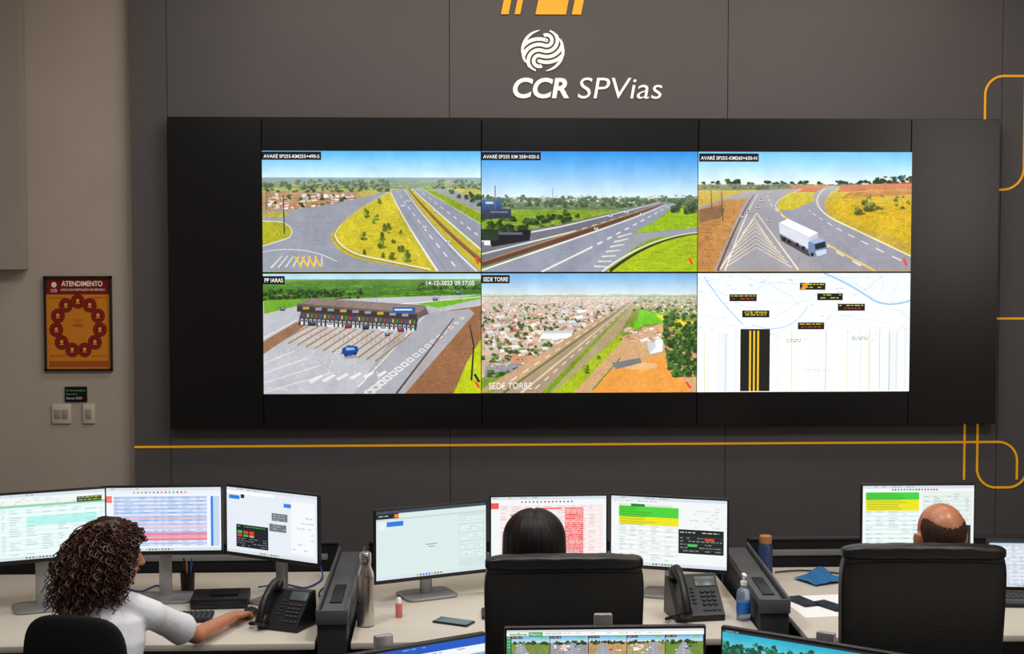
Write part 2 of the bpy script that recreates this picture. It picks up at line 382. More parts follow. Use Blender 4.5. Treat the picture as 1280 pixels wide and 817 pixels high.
def feed2():
    c=Canvas(271,149,4,601,190,(128,158,46),31)
    c.grad(601,190,872,248,(46,146,230),(226,242,248))
    c.rect(601,247,872,262,(92,116,76),.15)
    c.streak(601,247,872,262,[(180,180,170),(150,130,110),(70,100,60),(120,150,80)],220,9,al=.7)
    c.specks(640,243.5,872,252,[(214,214,210),(170,150,130),(110,120,120),(236,232,226)],160,4,1.8)
    c.trees(601,246,872,258,200,3,2.8)
    c.rect(601,262,872,339,(128,160,40),.12)
    c.streak(601,262,810,292,[(90,124,40),(168,182,50),(190,190,60),(110,150,40)],400,18,al=.55)
    c.trees(640,266,735,286,34,5,4,.3); c.trees(601,270,640,292,20,5,4,.3)
    c.rect(601,250,626,262,(36,62,120),.08); c.rect(601,261,638,273,(50,58,78),.12); c.rect(606,252,616,255,(190,200,216)); c.rect(612,264,634,266,(110,120,136))
    c.fill([(601,296)]+q3((700,280),(790,260),(822,252))+[(838,252)]+q3((820,262),(740,290),(601,335)),(112,114,124),.04)
    c.pline([(601,301)]+q3((700,283),(790,262),(824,253)),1.8,.6,(226,224,214)); c.cdash([(601,317)]+q3((720,288),(800,264),(831,253),24),1.8,.5,WL)
    c.fill([(601,338)]+q3((730,292),(810,268),(834,255))+[(850,252)]+q3((826,270),(790,300),(752,339))+[(601,339)],(146,150,166),.03)
    c.streak(640,296,790,338,[(154,158,172),(128,132,146)],120,30,lambda x,y:y>300+(700-x)*.1,.22)
    c.pline([(601,329)]+q3((720,292),(800,266),(830,254)),7,1,(100,66,44)); c.pline([(601,326.5)]+q3((720,289),(800,264),(830,253.4)),1.6,.5,(170,130,96)); c.pline([(601,337)]+q3((720,297),(806,268),(833,255)),1.8,.7,(244,242,230))
    c.cdash([(676,339)]+q3((740,308),(810,272),(842,254),22),2.4,.6,WL)
    c.fill([(830,270),(852,250),(872,258),(872,284),(790,291)],(150,186,30),.12)
    c.streak(800,254,872,290,[(110,160,30),(180,200,50)],150,9,lambda x,y:x>852-(y-250)*1.4,.5)
    c.trees(842,250,872,266,30,4,4,.2)
    c.fill([(790,292),(872,284),(872,291)]+q3((820,296),(790,306),(756,339))+[(716,339),(760,310)],(154,156,168),.03)
    c.fill(q3((872,291),(812,297),(768,330))+[(758,339),(872,339)],(166,190,24),.1)
    c.streak(770,296,872,338,[(130,160,20),(200,206,50),(110,140,30)],320,12,lambda x,y:x>872-(y-288)*2.2,.45)
    c.pline(q3((872,292),(812,298),(762,338)),1,4,(60,46,36)); c.pline(q3((872,290),(808,296),(752,339)),.8,2,WL)
    for i in range(7): c.line((742+i*5,332-i*6),(760+i*5,333-i*7),2,1.2,(232,230,222),.9)
    c.fill([(610,295),(656,286),(663,288),(661,300),(614,308)],(26,28,34),.1); c.rect(616,290,652,293,(96,102,116)); c.rect(601,286,622,300,(40,58,36),.3); c.rect(604,300,612,306,(236,236,236))
    for x,y in ((760,268),(780,263),(742,284),(800,266)): c.rect(x,y,x+5,y+2.6,(236,238,242)); c.rect(x+1,y+.4,x+4,y+1.4,(50,60,80))
    c.line((618,232),(618,262),.8,.8,(90,90,90)); c.line((690,236),(690,256),.6,.6,(110,110,110))
    c.haze(245,270,(212,228,234),.35)
    c.photo(); c.line((862,322),(866,330),3,3,(240,70,40)); caption(c,601,675,191,'AVARÉ SP255 KM 258+020-S'); return c.image('feed')
def feed3():
    c=Canvas(267,147,4,872,191,(200,160,60),41)
    c.grad(872,191,1139,234,(116,200,242),(246,250,248))
    c.rect(872,232,1139,337,(198,166,56),.12)
    c.rect(872,231,1139,238,(104,112,60),.15)
    c.trees(872,227,1139,236,130,4,2.6); c.specks(1092,219,1139,231,[(60,90,50),(200,200,200),(60,110,170),(150,70,50)],40,4,2.4); c.trees(1092,222,1139,232,20,4,3)
    c.fill([(965,240),(1040,232),(1060,236),(1000,262)],(206,188,50),.14)
    c.fill(q3((1066,232),(1030,244),(1040,262))+[(1080,285),(1139,304),(1139,228)],(210,176,34),.12)
    c.fill([(1050,232),(1139,228),(1139,236),(1046,240)],(200,84,40),.14); c.fill([(985,232),(1036,231),(1026,240),(994,241)],(208,96,46),.14); c.fill([(1060,241),(1139,236),(1139,243),(1050,248)],(190,110,46),.14)
    c.streak(1040,236,1139,298,[(230,190,60),(180,140,36),(150,140,40),(216,130,50)],420,12,lambda x,y:y<262+(x-1040)*.34,.5)
    c.trees(1072,252,1094,264,7,7,6,0,None,(92,96,34)); c.trees(1080,242,1139,262,16,3,2.4,0,None,(110,100,40))
    asp=(162,158,166)
    c.fill([(872,258)]+q3((930,240),(975,236),(1004,236))+q3((980,246),(962,262),(990,284))+[(1100,337),(872,337)],asp,.04)
    c.fill([(960,262),(1004,256)]+q3((1018,250),(1010,242),(1030,234))+q3((1052,232),(1014,250),(1040,272))+[(1139,318),(1139,337),(1030,337)],(156,155,167),.04)
    c.streak(990,270,1120,336,[(168,168,178),(140,140,152)],140,26,lambda x,y:y>268+abs(x-1040)*.4,.25)
    c.fill(q3((986,240),(968,252),(972,262))+q3((990,262),(1016,252),(1012,240)),(204,186,44),.14)
    c.fill([(872,262),(904,250),(934,248)]+q3((928,256),(912,290),(892,337))+[(872,337)],(188,134,74),.12)
    c.streak(872,256,925,336,[(160,110,60),(210,160,100),(140,90,50)],220,9,lambda x,y:x<924-(y-256)*.35,.45)
    c.fill([(874,262),(900,256),(906,262),(900,272),(874,278)],(120,92,76),.12,.7)
    c.pline(q3((942,243),(924,268),(897,337)),1,3,(112,84,62)); c.pline(q3((946,243),(930,268),(906,337)),.8,1.8,(240,236,220))
    for i in range(8):
        c.line((906+i*3,333-i*6),(945-i*.3,308-i*5),1.5,.9,(240,222,190),.8); c.line((945-i*.3,308-i*5),(990-i*5,333-i*6),.9,1.5,(240,222,190),.8)
    c.line((945,266),(900,335),1,2,(240,228,200)); c.line((945,266),(998,336),1,2,(240,228,200))
    c.cdash(q3((960,240),(946,262),(1088,337),24),.5,2.2,WL); c.pline(q3((1030,236),(1006,254),(1042,274))+[(1139,319)],1,2,(240,230,180))
    c.cdash(q3((1010,262),(1030,280),(1139,330),18),.7,1.8,WL); c.pline(q3((972,262),(984,280),(1094,337)),1,2.4,(236,204,110)); c.pline(q3((1000,237),(958,252),(972,262)),.6,1,(236,226,180))
    c.line((901,240),(903,276),1.2,1.2,(80,70,64)); c.line((888,238),(889,262),1,1,(80,70,64))
    c.fill([(974,292),(1012,312),(1012,320),(976,300)],(60,56,62),.1,.9)
    c.fill([(973,278),(984,273),(1022,290),(1011,296)],(252,252,254),.01); c.fill([(973,278),(1011,296),(1011,312),(974,292)],(216,220,230),.02)
    c.line((973,278),(1011,296),.6,.6,(186,190,204)); c.line((974,291),(1011,311),.8,.8,(120,124,140)); c.fill([(1011,296),(1022,290),(1022,300),(1011,303)],(190,196,208))
    c.fill([(1010,301),(1022,296),(1032,300),(1034,308),(1033,317),(1021,321),(1010,315)],(112,134,170)); c.fill([(1018,304),(1031,301),(1032,308),(1019,311)],(30,38,54)); c.fill([(1019,313),(1033,310),(1033,316),(1021,320)],(206,214,226)); c.fill([(1010,301),(1022,296),(1032,300),(1019,304)],(160,180,210))
    for x,y in ((1004,309),(996,305),(980,298),(986,301),(1015,317)): c.ell(x,y,2,2.6,(30,30,34))
    for x,y in ((958,272),(932,262),(944,256),(925,268),(948,248)): c.fill([(x,y+1),(x+4,y),(x+5,y+3),(x+1,y+4)],(222,224,230)); c.fill([(x+1,y+1),(x+4,y+.6),(x+4,y+2),(x+1.4,y+2.4)],(60,70,90)); c.rect(x+.5,y+3.5,x+5,y+4.3,(80,76,82))
    c.haze(230,262,(228,228,220),.4)
    c.photo(); c.line((1130,322),(1134,331),3,3,(240,70,40)); caption(c,873,947,193,'AVARÉ SP255-KM260+650-N'); return c.image('feed')
def feed4():
    c=Canvas(271,150,4,329,340,(160,152,150),51)
    c.grad(329,340,601,352,(150,200,232),(224,236,240)); c.rect(329,347,601,380,(96,150,40),.12)
    c.fill(q3((329,352),(430,344),(601,350))+[(601,366),(329,372)],(66,116,34),.12)
    c.streak(329,350,601,372,[(110,160,44),(50,96,30),(140,176,60),(80,130,40)],320,20,al=.55)
    c.trees(329,360,450,374,110,4,3,0); c.trees(520,352,601,360,40,3,2)
    c.fill([(329,374),(380,373),(601,366),(601,490),(329,490)],(188,189,196),.03)
    c.streak(332,380,560,488,[(200,202,210),(172,174,182),(194,188,182)],400,44,al=.3)
    c.fill([(330,373),(430,369),(380,378),(330,390)],(112,166,44),.12)
    c.fill([(520,378),(601,366),(601,371),(548,383)],(116,180,44),.12); c.pline([(500,378),(601,369)],1,1,WL)
    c.fill([(560,386),(601,380),(601,490),(500,490)],(150,104,70),.1); c.streak(520,390,601,490,[(176,130,90),(120,80,56)],300,8,lambda x,y:x>590-(y-380)*.75,.4)
    c.fill([(510,392),(586,384),(592,390),(505,490),(440,490)],(168,168,176),.03)
    for i in range(17):
        t=i/16; x=577-t*116; y=396+t*92; w=.8+t*1.2
        c.fill([(x-4*w,y),(x,y-2.4*w),(x+4*w,y),(x,y+2.4*w)],(240,238,234),0,.85); c.fill([(x-2.4*w,y),(x,y-1.3*w),(x+2.4*w,y),(x,y+1.3*w)],(168,168,176))
    c.line((566,396),(494,490),1.2,2.4,(80,62,50)); c.line((570,396),(504,490),.8,1.2,(190,160,130)); c.line((530,392),(446,482),.8,1.4,WL)
    c.fill([(601,420),(601,490),(566,490),(582,452)],(186,200,26),.12)
    for i in range(13):
        x=376+i*11.4; y=403+i*1.0; c.line((x,y),(x-38-i*.6,y+19+i*1.3),1.6,2.6,(150,132,120)); c.line((x-1,y-1),(x-39-i*.6,y+18+i*1.3),.5,.8,(236,206,90),.8)
        for k in range(5): c.rect(x-6*k-4,y+3.2*k,x-6*k-3,y+3.2*k+3,(224,100,50),0,.9)
    for i in range(5): c.dash((340+i*34,448+i*9),(376+i*22,424+i*5),1.0,.7,(240,240,236),6,1.2,.5,.7)
    c.fill([(329,424),(370,400),(382,404),(329,440)],(150,112,84),.1); c.line((329,420),(370,398),.8,.8,WL)
    for i in range(4): c.line((329,452+i*12),(368+i*16,436+i*9),.9,1.2,(240,237,232),.7)
    for i in range(6): c.fill([(384+i*17,474-i*1.5),(400+i*16,466-i*1),(403+i*16,468-i),(388+i*17,477-i*1.5)],(240,240,240),0,.75)
    c.fill([(376,386),(522,393),(519,411),(372,404)],(66,62,66),.15)
    for i in range(27):
        x=376+i*5.3; y=388+i*.34; c.rect(x,y-3,x+1,y+13,(100,84,78)); c.rect(x-.4,y+8,x+2.6,y+15.5,[(232,230,226),(208,210,214),(220,216,206)][i%3]); c.rect(x+.2,y+9,x+2,y+11.6,(50,70,96)); c.rect(x+2,y+1.5,x+4,y+6,[(50,100,170),(226,186,60),(60,150,80),(200,60,50)][i%4])
    for i in range(6): c.rect(386+i*22,400+i*1.6,394+i*22,405+i*1.6,[(40,44,54),(226,228,232),(130,30,30)][i%3]); c.rect(387+i*22,400.6+i*1.6,393+i*22,402+i*1.6,(80,100,130))
    c.fill([(371,377),(390,370),(530,380),(535,390),(520,397),(371,387)],(104,90,88),.04); c.fill([(371,380),(520,391),(520,397),(371,387)],(62,52,52)); c.fill([(371,377),(390,370),(533,381),(522,389)],(142,124,118),.05)
    for i in range(9): c.rect(378+i*15.4,381.2+i*1.1,386+i*15.4,384.6+i*1.1,(196,160,60) if i%3==0 else (150,150,154))
    for i in range(15): c.line((391+i*9.4,370.8+i*.66),(377+i*10,377.8+i*.76),.35,.35,(100,84,80),.7)
    c.rect(490,382,518,389,(40,90,160)); c.rect(492,384,514,386,(220,226,236))
    c.fill([(427,433),(435,429),(446,431),(447,436),(444,441),(432,443),(426,439)],(30,66,140)); c.fill([(431,432),(441,432),(443,435),(432,436)],(140,170,206)); c.ell(431,442,1.6,1.6,(20,20,24)); c.ell(443,440,1.6,1.6,(20,20,24)); c.fill([(428,443),(444,442),(446,445),(430,446)],(120,120,130),0,.6)
    for x,y in ((480,414),(350,382),(568,362),(540,370)): c.rect(x,y,x+6,y+4,(60,66,80)); c.rect(x+1,y+.5,x+5,y+2,(160,170,190))
    for x in (404,470,548,575): c.line((x,352),(x,376),.6,.6,(110,110,110))
    c.haze(340,366,(214,230,234),.3)
    c.photo(); c.pline([(588,474),(591,430),(586,404)],2.4,1.2,(44,40,38)); c.line((592,466),(598,476),3,3,(40,40,44)); c.line((593,476),(598,483),3,3,(240,70,40))
    caption(c,329,356,343,'PP IARAS'); c.text('14-12-2023 09:37:05',532,349,592,354.6,(245,245,245),.01); c.text('PP IARAS',334,481,358,485.5,(214,214,216)); return c.image('feed')
def feed5():
    c=Canvas(270,148,4,601,341,(150,150,60),61)
    c.grad(601,341,872,371,(118,178,230),(232,236,234))
    c.rect(601,368,872,489,(130,146,60),.15)
    c.streak(601,366,872,375,[(140,156,156),(170,170,166),(116,134,120)],200,12,al=.8)
    ins=lambda x,y:x<789-(y-376)*1.45
    c.fill([(601,370),(798,370),(770,400),(700,446),(601,470)],(206,180,156),.1)
    for i in range(14):
        x=c.r.uniform(601,760);y=c.r.uniform(380,440); c.ell(x,y,c.r.uniform(6,16),c.r.uniform(1.5,4),c.r.choice([(110,132,70),(150,150,146),(190,150,120),(96,116,62)]),.15,.7)
    town=[(214,146,112),(224,168,138),(240,232,224),(204,186,172),(122,134,98),(186,128,104),(246,246,246),(190,170,156)]
    c.specks(601,369,800,382,town,1300,1.7,.8,.3,ins)
    for (ya,yb,n,w,h) in ((377,392,560,3,2.2),(388,408,330,4.4,3.2),(404,428,180,6.4,4.6),(424,452,90,9,6)): c.houses(601,ya,796,yb,n,w,h,ins)
    c.trees(601,378,770,448,240,1.9,1.5,1.2,ins,(66,92,46))
    for i in range(5): c.line((601,392+i*11),(760-i*22,384+i*10),.5,1,(176,170,164),.6)
    for i in range(16):
        x=c.r.uniform(605,730);y=c.r.uniform(384,436)
        if ins(x+12,y): c.fill([(x,y),(x+9,y-1),(x+12,y+2),(x+3,y+3.4)],c.r.choice([(246,246,246),(214,220,226),(230,224,214)])); c.fill([(x+3,y+3.4),(x+12,y+2),(x+12,y+4),(x+3,y+5.6)],(190,180,170))
    c.streak(601,444,700,488,[(110,146,40),(150,150,150),(200,190,170),(90,120,40)],160,16,lambda x,y:x<700-(y-430)*1.6,.7)
    c.fill([(680,412),(716,411),(712,422),(672,422)],(240,240,240)); c.fill([(680,412),(716,411),(714,415),(678,415)],(200,206,214)); c.fill([(640,444),(668,442),(664,456),(636,456)],(200,150,110),.1); c.fill([(606,456),(650,452),(644,466),(604,470)],(150,150,156),.1); c.specks(610,440,668,462,[(240,240,240),(60,70,90),(180,60,50)],26,3,1.6)
    c.trees(601,462,640,480,18,5,4,.3,None,(60,92,36))
    c.fill([(783,377),(800,377),(770,412),(714,489),(601,489),(601,476),(650,460)],(120,156,32),.14)
    c.fill([(783,377),(791,377),(676,489),(612,489)],(170,148,120),.05); c.fill([(780,379),(783,377),(640,478),(601,489),(601,484)],(196,160,124),.07)
    c.line((789.5,377),(650,489),.8,2.6,(226,206,170)); c.line((786.5,377),(628,489),.8,3,(110,112,60)); c.dash((662,489),(790,378),1.4,.4,(244,240,230),16); c.dash((614,489),(784,378),1.4,.4,(244,240,230),16)
    c.fill([(792,377),(797,377),(772,418),(700,489),(686,489)],(176,156,118),.06)
    c.specks(792,370,872,384,town,420,2,1); c.houses(796,378,872,392,60,4,2.6); c.trees(792,374,872,392,40,2.4,1.6)
    c.fill([(800,386),(832,391),(830,402),(806,404),(788,414)],(112,196,36),.12); c.fill([(818,391),(872,402),(872,412),(836,408)],(226,206,60),.1)
    c.fill([(776,420),(830,402),(872,440),(872,489),(704,489)],(206,164,118),.08)
    c.fill([(776,416),(778,424),(716,489),(690,489)],(164,184,30),.14); c.trees(700,420,776,488,26,3,3,.6,lambda x,y:abs(x-(776-(y-418)*1.0))<4,(90,120,30))
    c.fill([(760,462),(835,440),(864,489),(738,489)],(236,158,70),.07); c.ell(800,456,22,5,(232,186,130)); c.streak(744,446,864,488,[(250,180,90),(210,136,60)],120,12,lambda x,y:y>446+abs(x-800)*.3,.4); c.line((740,486),(775,446),1.4,1.4,(70,140,50))
    c.fill([(808,427),(818,419),(829,424),(828,438),(812,441)],(240,242,244)); c.fill([(808,427),(818,419),(820,432),(812,441)],(200,206,214)); c.fill([(764,452),(800,446),(802,452),(770,460)],(120,122,126)); c.houses(778,406,820,424,26,6,4)
    c.trees(830,390,872,468,120,4,4,.4,lambda x,y:x>828+max(0,(y-430))*.4,(52,84,34))
    c.haze(366,402,(226,228,226),.55)
    c.photo(); c.text('SEDE TORRE',610,476,664,484,(240,240,240)); c.line((858,476),(864,484),3,3,(240,70,40))
    caption(c,601,636,343,'SEDE TORRE'); return c.image('feed')
def feed6():
    c=Canvas(267,147,4,872,340,(240,245,248),71)
    c.grad(872,340,1139,410,(236,244,249),(247,250,251)); c.rect(872,408,1139,487,(250,252,253))
    rr=c.r
    for a,b_,d,cols in ((874,924,.6,[(232,237,240),(222,230,234),(236,242,230)]),(966,1098,.35,[(236,241,244),(230,238,226),(242,246,232)]),(1098,1137,.5,[(230,236,240),(222,230,236)])):
        x=a
        while x<b_:
            w=rr.uniform(.8,5)
            if rr.random()<d: c.rect(x,410+rr.uniform(-2,6),x+w,486,rr.choice(cols))
            x+=w+1.4
    for x,cl in ((1101,(170,182,192)),(1113,(170,182,192)),(1033,(170,182,160)),(881,(206,214,130)),(990,(206,214,120)),(1060,(214,220,140)),(1088,(190,204,120))): c.rect(x,410,x+.7,486,cl)
    for i in range(40):
        x=rr.uniform(872,1139);y=rr.uniform(340,412);p=[(x,y)]; vx=rr.uniform(-6,6);vy=rr.uniform(-3,3)
        for j in range(14): vx+=rr.uniform(-2,2);vy+=rr.uniform(-1.5,1.5);x+=vx;y+=vy; y=min(y,424);p.append((x,y))
        c.pline(p,.5,.5,rr.choice([(170,205,230),(196,218,228),(212,220,226),(160,200,230)]),.8)
    for i in range(40):
        x=rr.uniform(872,1130);y=rr.uniform(342,420); c.rect(x,y,x+5,y+.8,(140,150,160),0,.5)
    c.pline(q3((1030,340),(1060,352),(1084,368))+q3((1090,372),(1110,384),(1139,374)),2,2,(150,196,232)); c.pline(q3((880,344),(900,376),(930,404)),1.2,1.2,(160,200,230)); c.pline(q3((940,404),(990,420),(1010,380)),1,1,(170,206,232))
    for k,(x,y,w) in enumerate(((1000,352,32),(912,366,34),(1022,365,32),(1048,378,34),(928,386,34),(998,401,33))):
        c.rect(x,y,x+w,y+8.5,(24,26,20)); c.micro(x+2,y+1.4,x+w-2,y+4,3.4,(232,222,70),.9,1); c.micro(x+4,y+4.9,x+w-4,y+8,3.4,(220,70,50) if k%2 else (232,222,70),.9,1)
    c.fill([(1000,361),(1006,352),(1012,352),(1006,361)],(236,146,30))
    c.rect(930,386.8,960,390.4,(24,26,20)); c.text('CCR SPVIAS',931,387,959,390,(240,226,70),.01)
    c.rect(926,409,963,486,(30,30,26))
    for xx in (937,942,947): c.rect(xx,411,xx+2.6,486,(232,190,40))
    c.micro(984,422,1002,426,2.5,(50,110,50),.9,.9); c.micro(1066,419,1086,423,2.5,(50,110,50),.9,.9); c.micro(1006,459,1040,463,2.5,(220,200,80),.9,.9)
    return c.image('feed')
# ------------------------------------------------------------------ room
def wallbox(name,x0,x1,y0,y1,z0,z1,m):
    return structure(B().box((x1-x0,y1-y0,z1-z0),((x0+x1)/2,(y0+y1)/2,(z0+z1)/2)).obj(name,m,smooth=False))
wallbox('floor',-4.2,4.2,-11,.3,-.1,0,M_floor)
wallbox('ceiling',-4.2,4.2,-11,.3,4.3,4.4,M_ceil)
wallbox('wall_left',-4.3,-4.2,-11,.3,0,4.3,M_beige)
wallbox('wall_right',4.2,4.3,-11,.3,0,4.3,M_beige)
wallbox('wall_rear',-4.3,4.3,-11.1,-11,0,4.3,M_beige)
wallbox('wall_back',-4.2,4.2,.06,.2,0,4.3,M_beige)
b=B(); xs=[-2.52,-2.32,-.774,.772,2.32,4.18]
for i in range(5):
    w=xs[i+1]-xs[i]-.003; b.box((w,.055,4.28),((xs[i]+xs[i+1])/2,.0275,2.15),bev=.001,seg=1)
structure(b.obj('wall_front',M_wall,smooth=False))
wallbox('trim_1',-4.19,-3.1,-.06,.058,2.2,4.29,M_bulk)
# ------------------------------------------------------------------ yellow wall lines
def arc(cx,cz,r,a0,a1,n=10): return [(cx+r*math.cos(R(a0+(a1-a0)*i/n)),cz+r*math.sin(R(a0+(a1-a0)*i/n))) for i in range(n+1)]
def yline(pts,lab):
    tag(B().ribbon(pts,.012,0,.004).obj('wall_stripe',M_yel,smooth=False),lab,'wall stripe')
yline([(-2.52,1.215),(2.33,1.215)]+arc(2.33,1.105,.11,90,0)+[(2.44,1.0)],'long thin yellow line crossing the charcoal wall below the screens')
yline([(2.223,3.03),(2.223,3.17)]+arc(2.328,3.17,.105,180,90)+[(2.9,3.275)],'thin yellow line turning a rounded corner above the video wall')
yline([(2.45,3.27),(2.45,2.76)]+arc(2.33,2.76,.12,0,-90)+[(2.3,2.64)],'thin yellow line curving down beside the video wall edge')
yline([(2.3,1.915),(3.2,1.915)],'short horizontal yellow line beside the video wall')
yline([(2.136,1.325),(2.136,1.0)],'short vertical yellow line under the video wall')
yline([(2.21,1.325),(2.21,1.07)]+arc(2.32,1.065,.11,180,270)+[(2.36,.955)]+arc(2.39,1.065,.11,270,360)+[(2.5,1.2)],'yellow line forming a rounded loop under the video wall')
# ------------------------------------------------------------------ logo
lg=empty('wall_logo',(-.02,-.006,3.14),0,'white company emblem and lettering mounted on the charcoal wall','wall logo')
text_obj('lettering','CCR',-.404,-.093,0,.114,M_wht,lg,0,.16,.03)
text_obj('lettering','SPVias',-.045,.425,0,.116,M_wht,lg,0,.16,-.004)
RR=.120
b=B(Matrix.Translation((-.239,0,.262))@Matrix.Rotation(R(20),4,'Y'))
# nested S-shaped bands (offset double half-circles) trimmed to a round disc
def swirl(dl,w):
    NA=170; NW=8; P=[]
    for i in range(NA+1):
        t=i/NA; P.append(t)
    grid=[]
    for t in P:
        row=[]
        for j in range(NW+1):
            e=dl+(j/NW-.5)*w
            if t<=.5:
                a=R(20+ (250)*(t/.5)) if False else R(40+(270-40)*(t/.5)); r=RR/2+e
                x=r*math.cos(a); z=RR/2+r*math.sin(a)
            else:
                a=R(90-(230)*((t-.5)/.5)); r=RR/2-e
                x=r*math.cos(a); z=-RR/2+r*math.sin(a)
            row.append((x,z,r))
        grid.append(row)
    for i in range(NA):
        for j in range(NW):
            q=[grid[i][j],grid[i+1][j],grid[i+1][j+1],grid[i][j+1]]
            if min(p[2] for p in q)<.002: continue
            cx=sum(p[0] for p in q)/4; cz=sum(p[1] for p in q)/4
            if math.hypot(cx,cz)>RR: continue
            # keep each half-turn on its own side so the bands interlock
            up=i<NA/2
            if up and cx>0 and math.hypot(cx,cz-RR/2)>RR*.40: continue
            if (not up) and cx<0 and math.hypot(cx,cz+RR/2)>RR*.40: continue
            vs=[b.bm.verts.new(b.M@Vector((-p[0],-.002,p[1]))) for p in q]; b.bm.faces.new(vs)
for dl in (-.50,-.25,0,.25,.50): swirl(dl*RR,.165*RR)
# outer crescents closing the round outline
for sgn in (1,-1):
    p=[(x*sgn,z*sgn) for x,z in arc(0,0,RR*.93,-62,62,40)]
    b.ribbon(p,[.001+.016*math.sin(math.pi*i/40)**.6 for i in range(41)],0,.004)
bmesh.ops.remove_doubles(b.bm,verts=b.bm.verts[:],dist=1e-5)
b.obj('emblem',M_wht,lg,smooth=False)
st=empty('wall_emblem_stripes',(0,-.006,3.6),0,'slanted orange stripes of a graphic on the charcoal wall','wall graphic')
for x0,x1 in ((-.49,-.448),(-.415,-.384),(-.3,-.132),(-.099,-.048)):
    b=B(); w=x1-x0; s=.05
    vs=[b.bm.verts.new(v) for v in [(x0,-.004,0),(x1,-.004,0),(x1+s,-.004,.25),(x0+s,-.004,.25),(x0,0.004,0),(x1,0.004,0),(x1+s,0.004,.25),(x0+s,0.004,.25)]]
    for f in ((0,1,2,3),(7,6,5,4),(0,4,5,1),(1,5,6,2),(2,6,7,3),(3,7,4,0)): b.bm.faces.new([vs[i] for i in f])
    b.obj('stripe',M_org,st,smooth=False)
# ------------------------------------------------------------------ video wall
vw=empty('video_wall',(0,0,2.18),0,'large black video wall of tiled displays showing road camera feeds','video wall')
b=B(); zx=[-2.305,-1.797,-.599,.597,1.783,2.282]
for i in range(5):
    b.box((zx[i+1]-zx[i]-.003,.08,1.698),((zx[i]+zx[i+1])/2,-.043,-.002),bev=.002,seg=1)
b.obj('housing',M_house,vw,smooth=False)
feeds=[feed1,feed2,feed3,feed4,feed5,feed6]
labs=['display showing a highway interchange under blue sky','display showing a straight highway with green verge','display showing a curved highway with a white truck','display showing a toll plaza','display showing a highway beside a town','display showing a pale road map']
for i,f in enumerate(feeds):
    r,cx=divmod(i,3)
    picture('display_screen',1.191,.660,screen_mat('feed_%d'%i,f(),1.12),vw,((cx-1)*1.195-.004,-.086,.334-(r*.669)),label=labs[i])
# ------------------------------------------------------------------ poster, sign, switches
def poster_img():
    c=Canvas(87,117,8,53,345,(206,132,38),81)
    c.rect(53,345,140,462,(204,126,34),.05); c.rect(53,345,140,366,(120,26,30)); c.ell(64,353.5,3.6,3.6,(230,220,210)); c.text('CCR',59.5,359,68.5,363,(235,230,225),.02)
    c.text('ATENDIMENTO',74,348.5,130,355.5,(244,232,208),.03); c.text('CICLO DA PRESTAÇÃO DE SERVIÇO',73,358,133,361.8,(244,232,208),.02)
    c.rect(56,452,137,460,(160,84,30))
    for i in range(11):
        a=2*math.pi*i/11-math.pi/2; x=96+30*math.cos(a); y=407+32*math.sin(a); c.ell(x,y,9.6,9.6,(112,26,24)); c.ell(x,y,7.6,7.6,(176,60,34)); c.ell(x,y,7,7,(116,28,24)); c.ell(x,y-1,2.4,2.4,(224,160,64)); c.rect(x-3,y+2,x+3,y+3.2,(224,160,64))
    c.text('CICLO',90,398,102,401.5,(120,30,24)); c.text('A PISTA',88.5,404,103.5,408,(120,30,24),.02)
    for t,x,y in (('SEGURANÇA',57,369),('CONFORTO',115,369),('FLUIDEZ',58,444),('ORIENTAÇÃO',113,444)): c.text(t,x,y,x+22,y+3,(120,30,24))
    return c.image('poster')
po=empty('framed_poster',(-2.83,.058,1.897),0,'framed red and orange service cycle poster on the beige wall','poster')
b=B()
for z in (.257,-.257): b.box((.372,.02,.012),(0,-.01,z))
for x in (-.18,.18): b.box((.012,.02,.526),(x,-.01,0))
b.obj('frame',M_blk,po,smooth=False)
picture('print',.35,.502,screen_mat('poster_print',poster_img(),0,.4),po,(0,-.008,0))
c=Canvas(28,19,12,0,0,(18,22,22),5); c.text('Em caso de emergencia',2,3,26,6,(120,220,160)); c.text('ligue para',2,8,16,10.5,(120,200,160)); c.text('Ramal 2500',2,13,22,16,(220,225,220))
sg=empty('wall_sign',(-2.85,.059,1.503),0,'small black sign with green and white writing on the beige wall','sign')
B().box((.122,.006,.086),(0,-.004,0),bev=.001,seg=1).obj('plate',M_blk,sg,smooth=False)
picture('print',.118,.08,screen_mat('sign_print',c.image('sign'),0,.4),sg,(0,-.0085,0))
for X,W,n in ((-2.93,.105,2),(-2.78,.066,1)):
    sw=empty('light_switch',(X,.059,1.395),0,'cream light switch plate with %s on the beige wall'%('two rockers' if n==2 else 'one rocker'),'light switch','wall switches')
    B().box((W,.01,.11),(0,-.006,0),bev=.003).obj('plate',M_switch,sw)
    for i in range(n):
        B().box((.03,.008,.05),((i-(n-1)/2)*.042,-.014,0),rot=(.06,0,0),bev=.002).obj('rocker',M_bulk,sw)
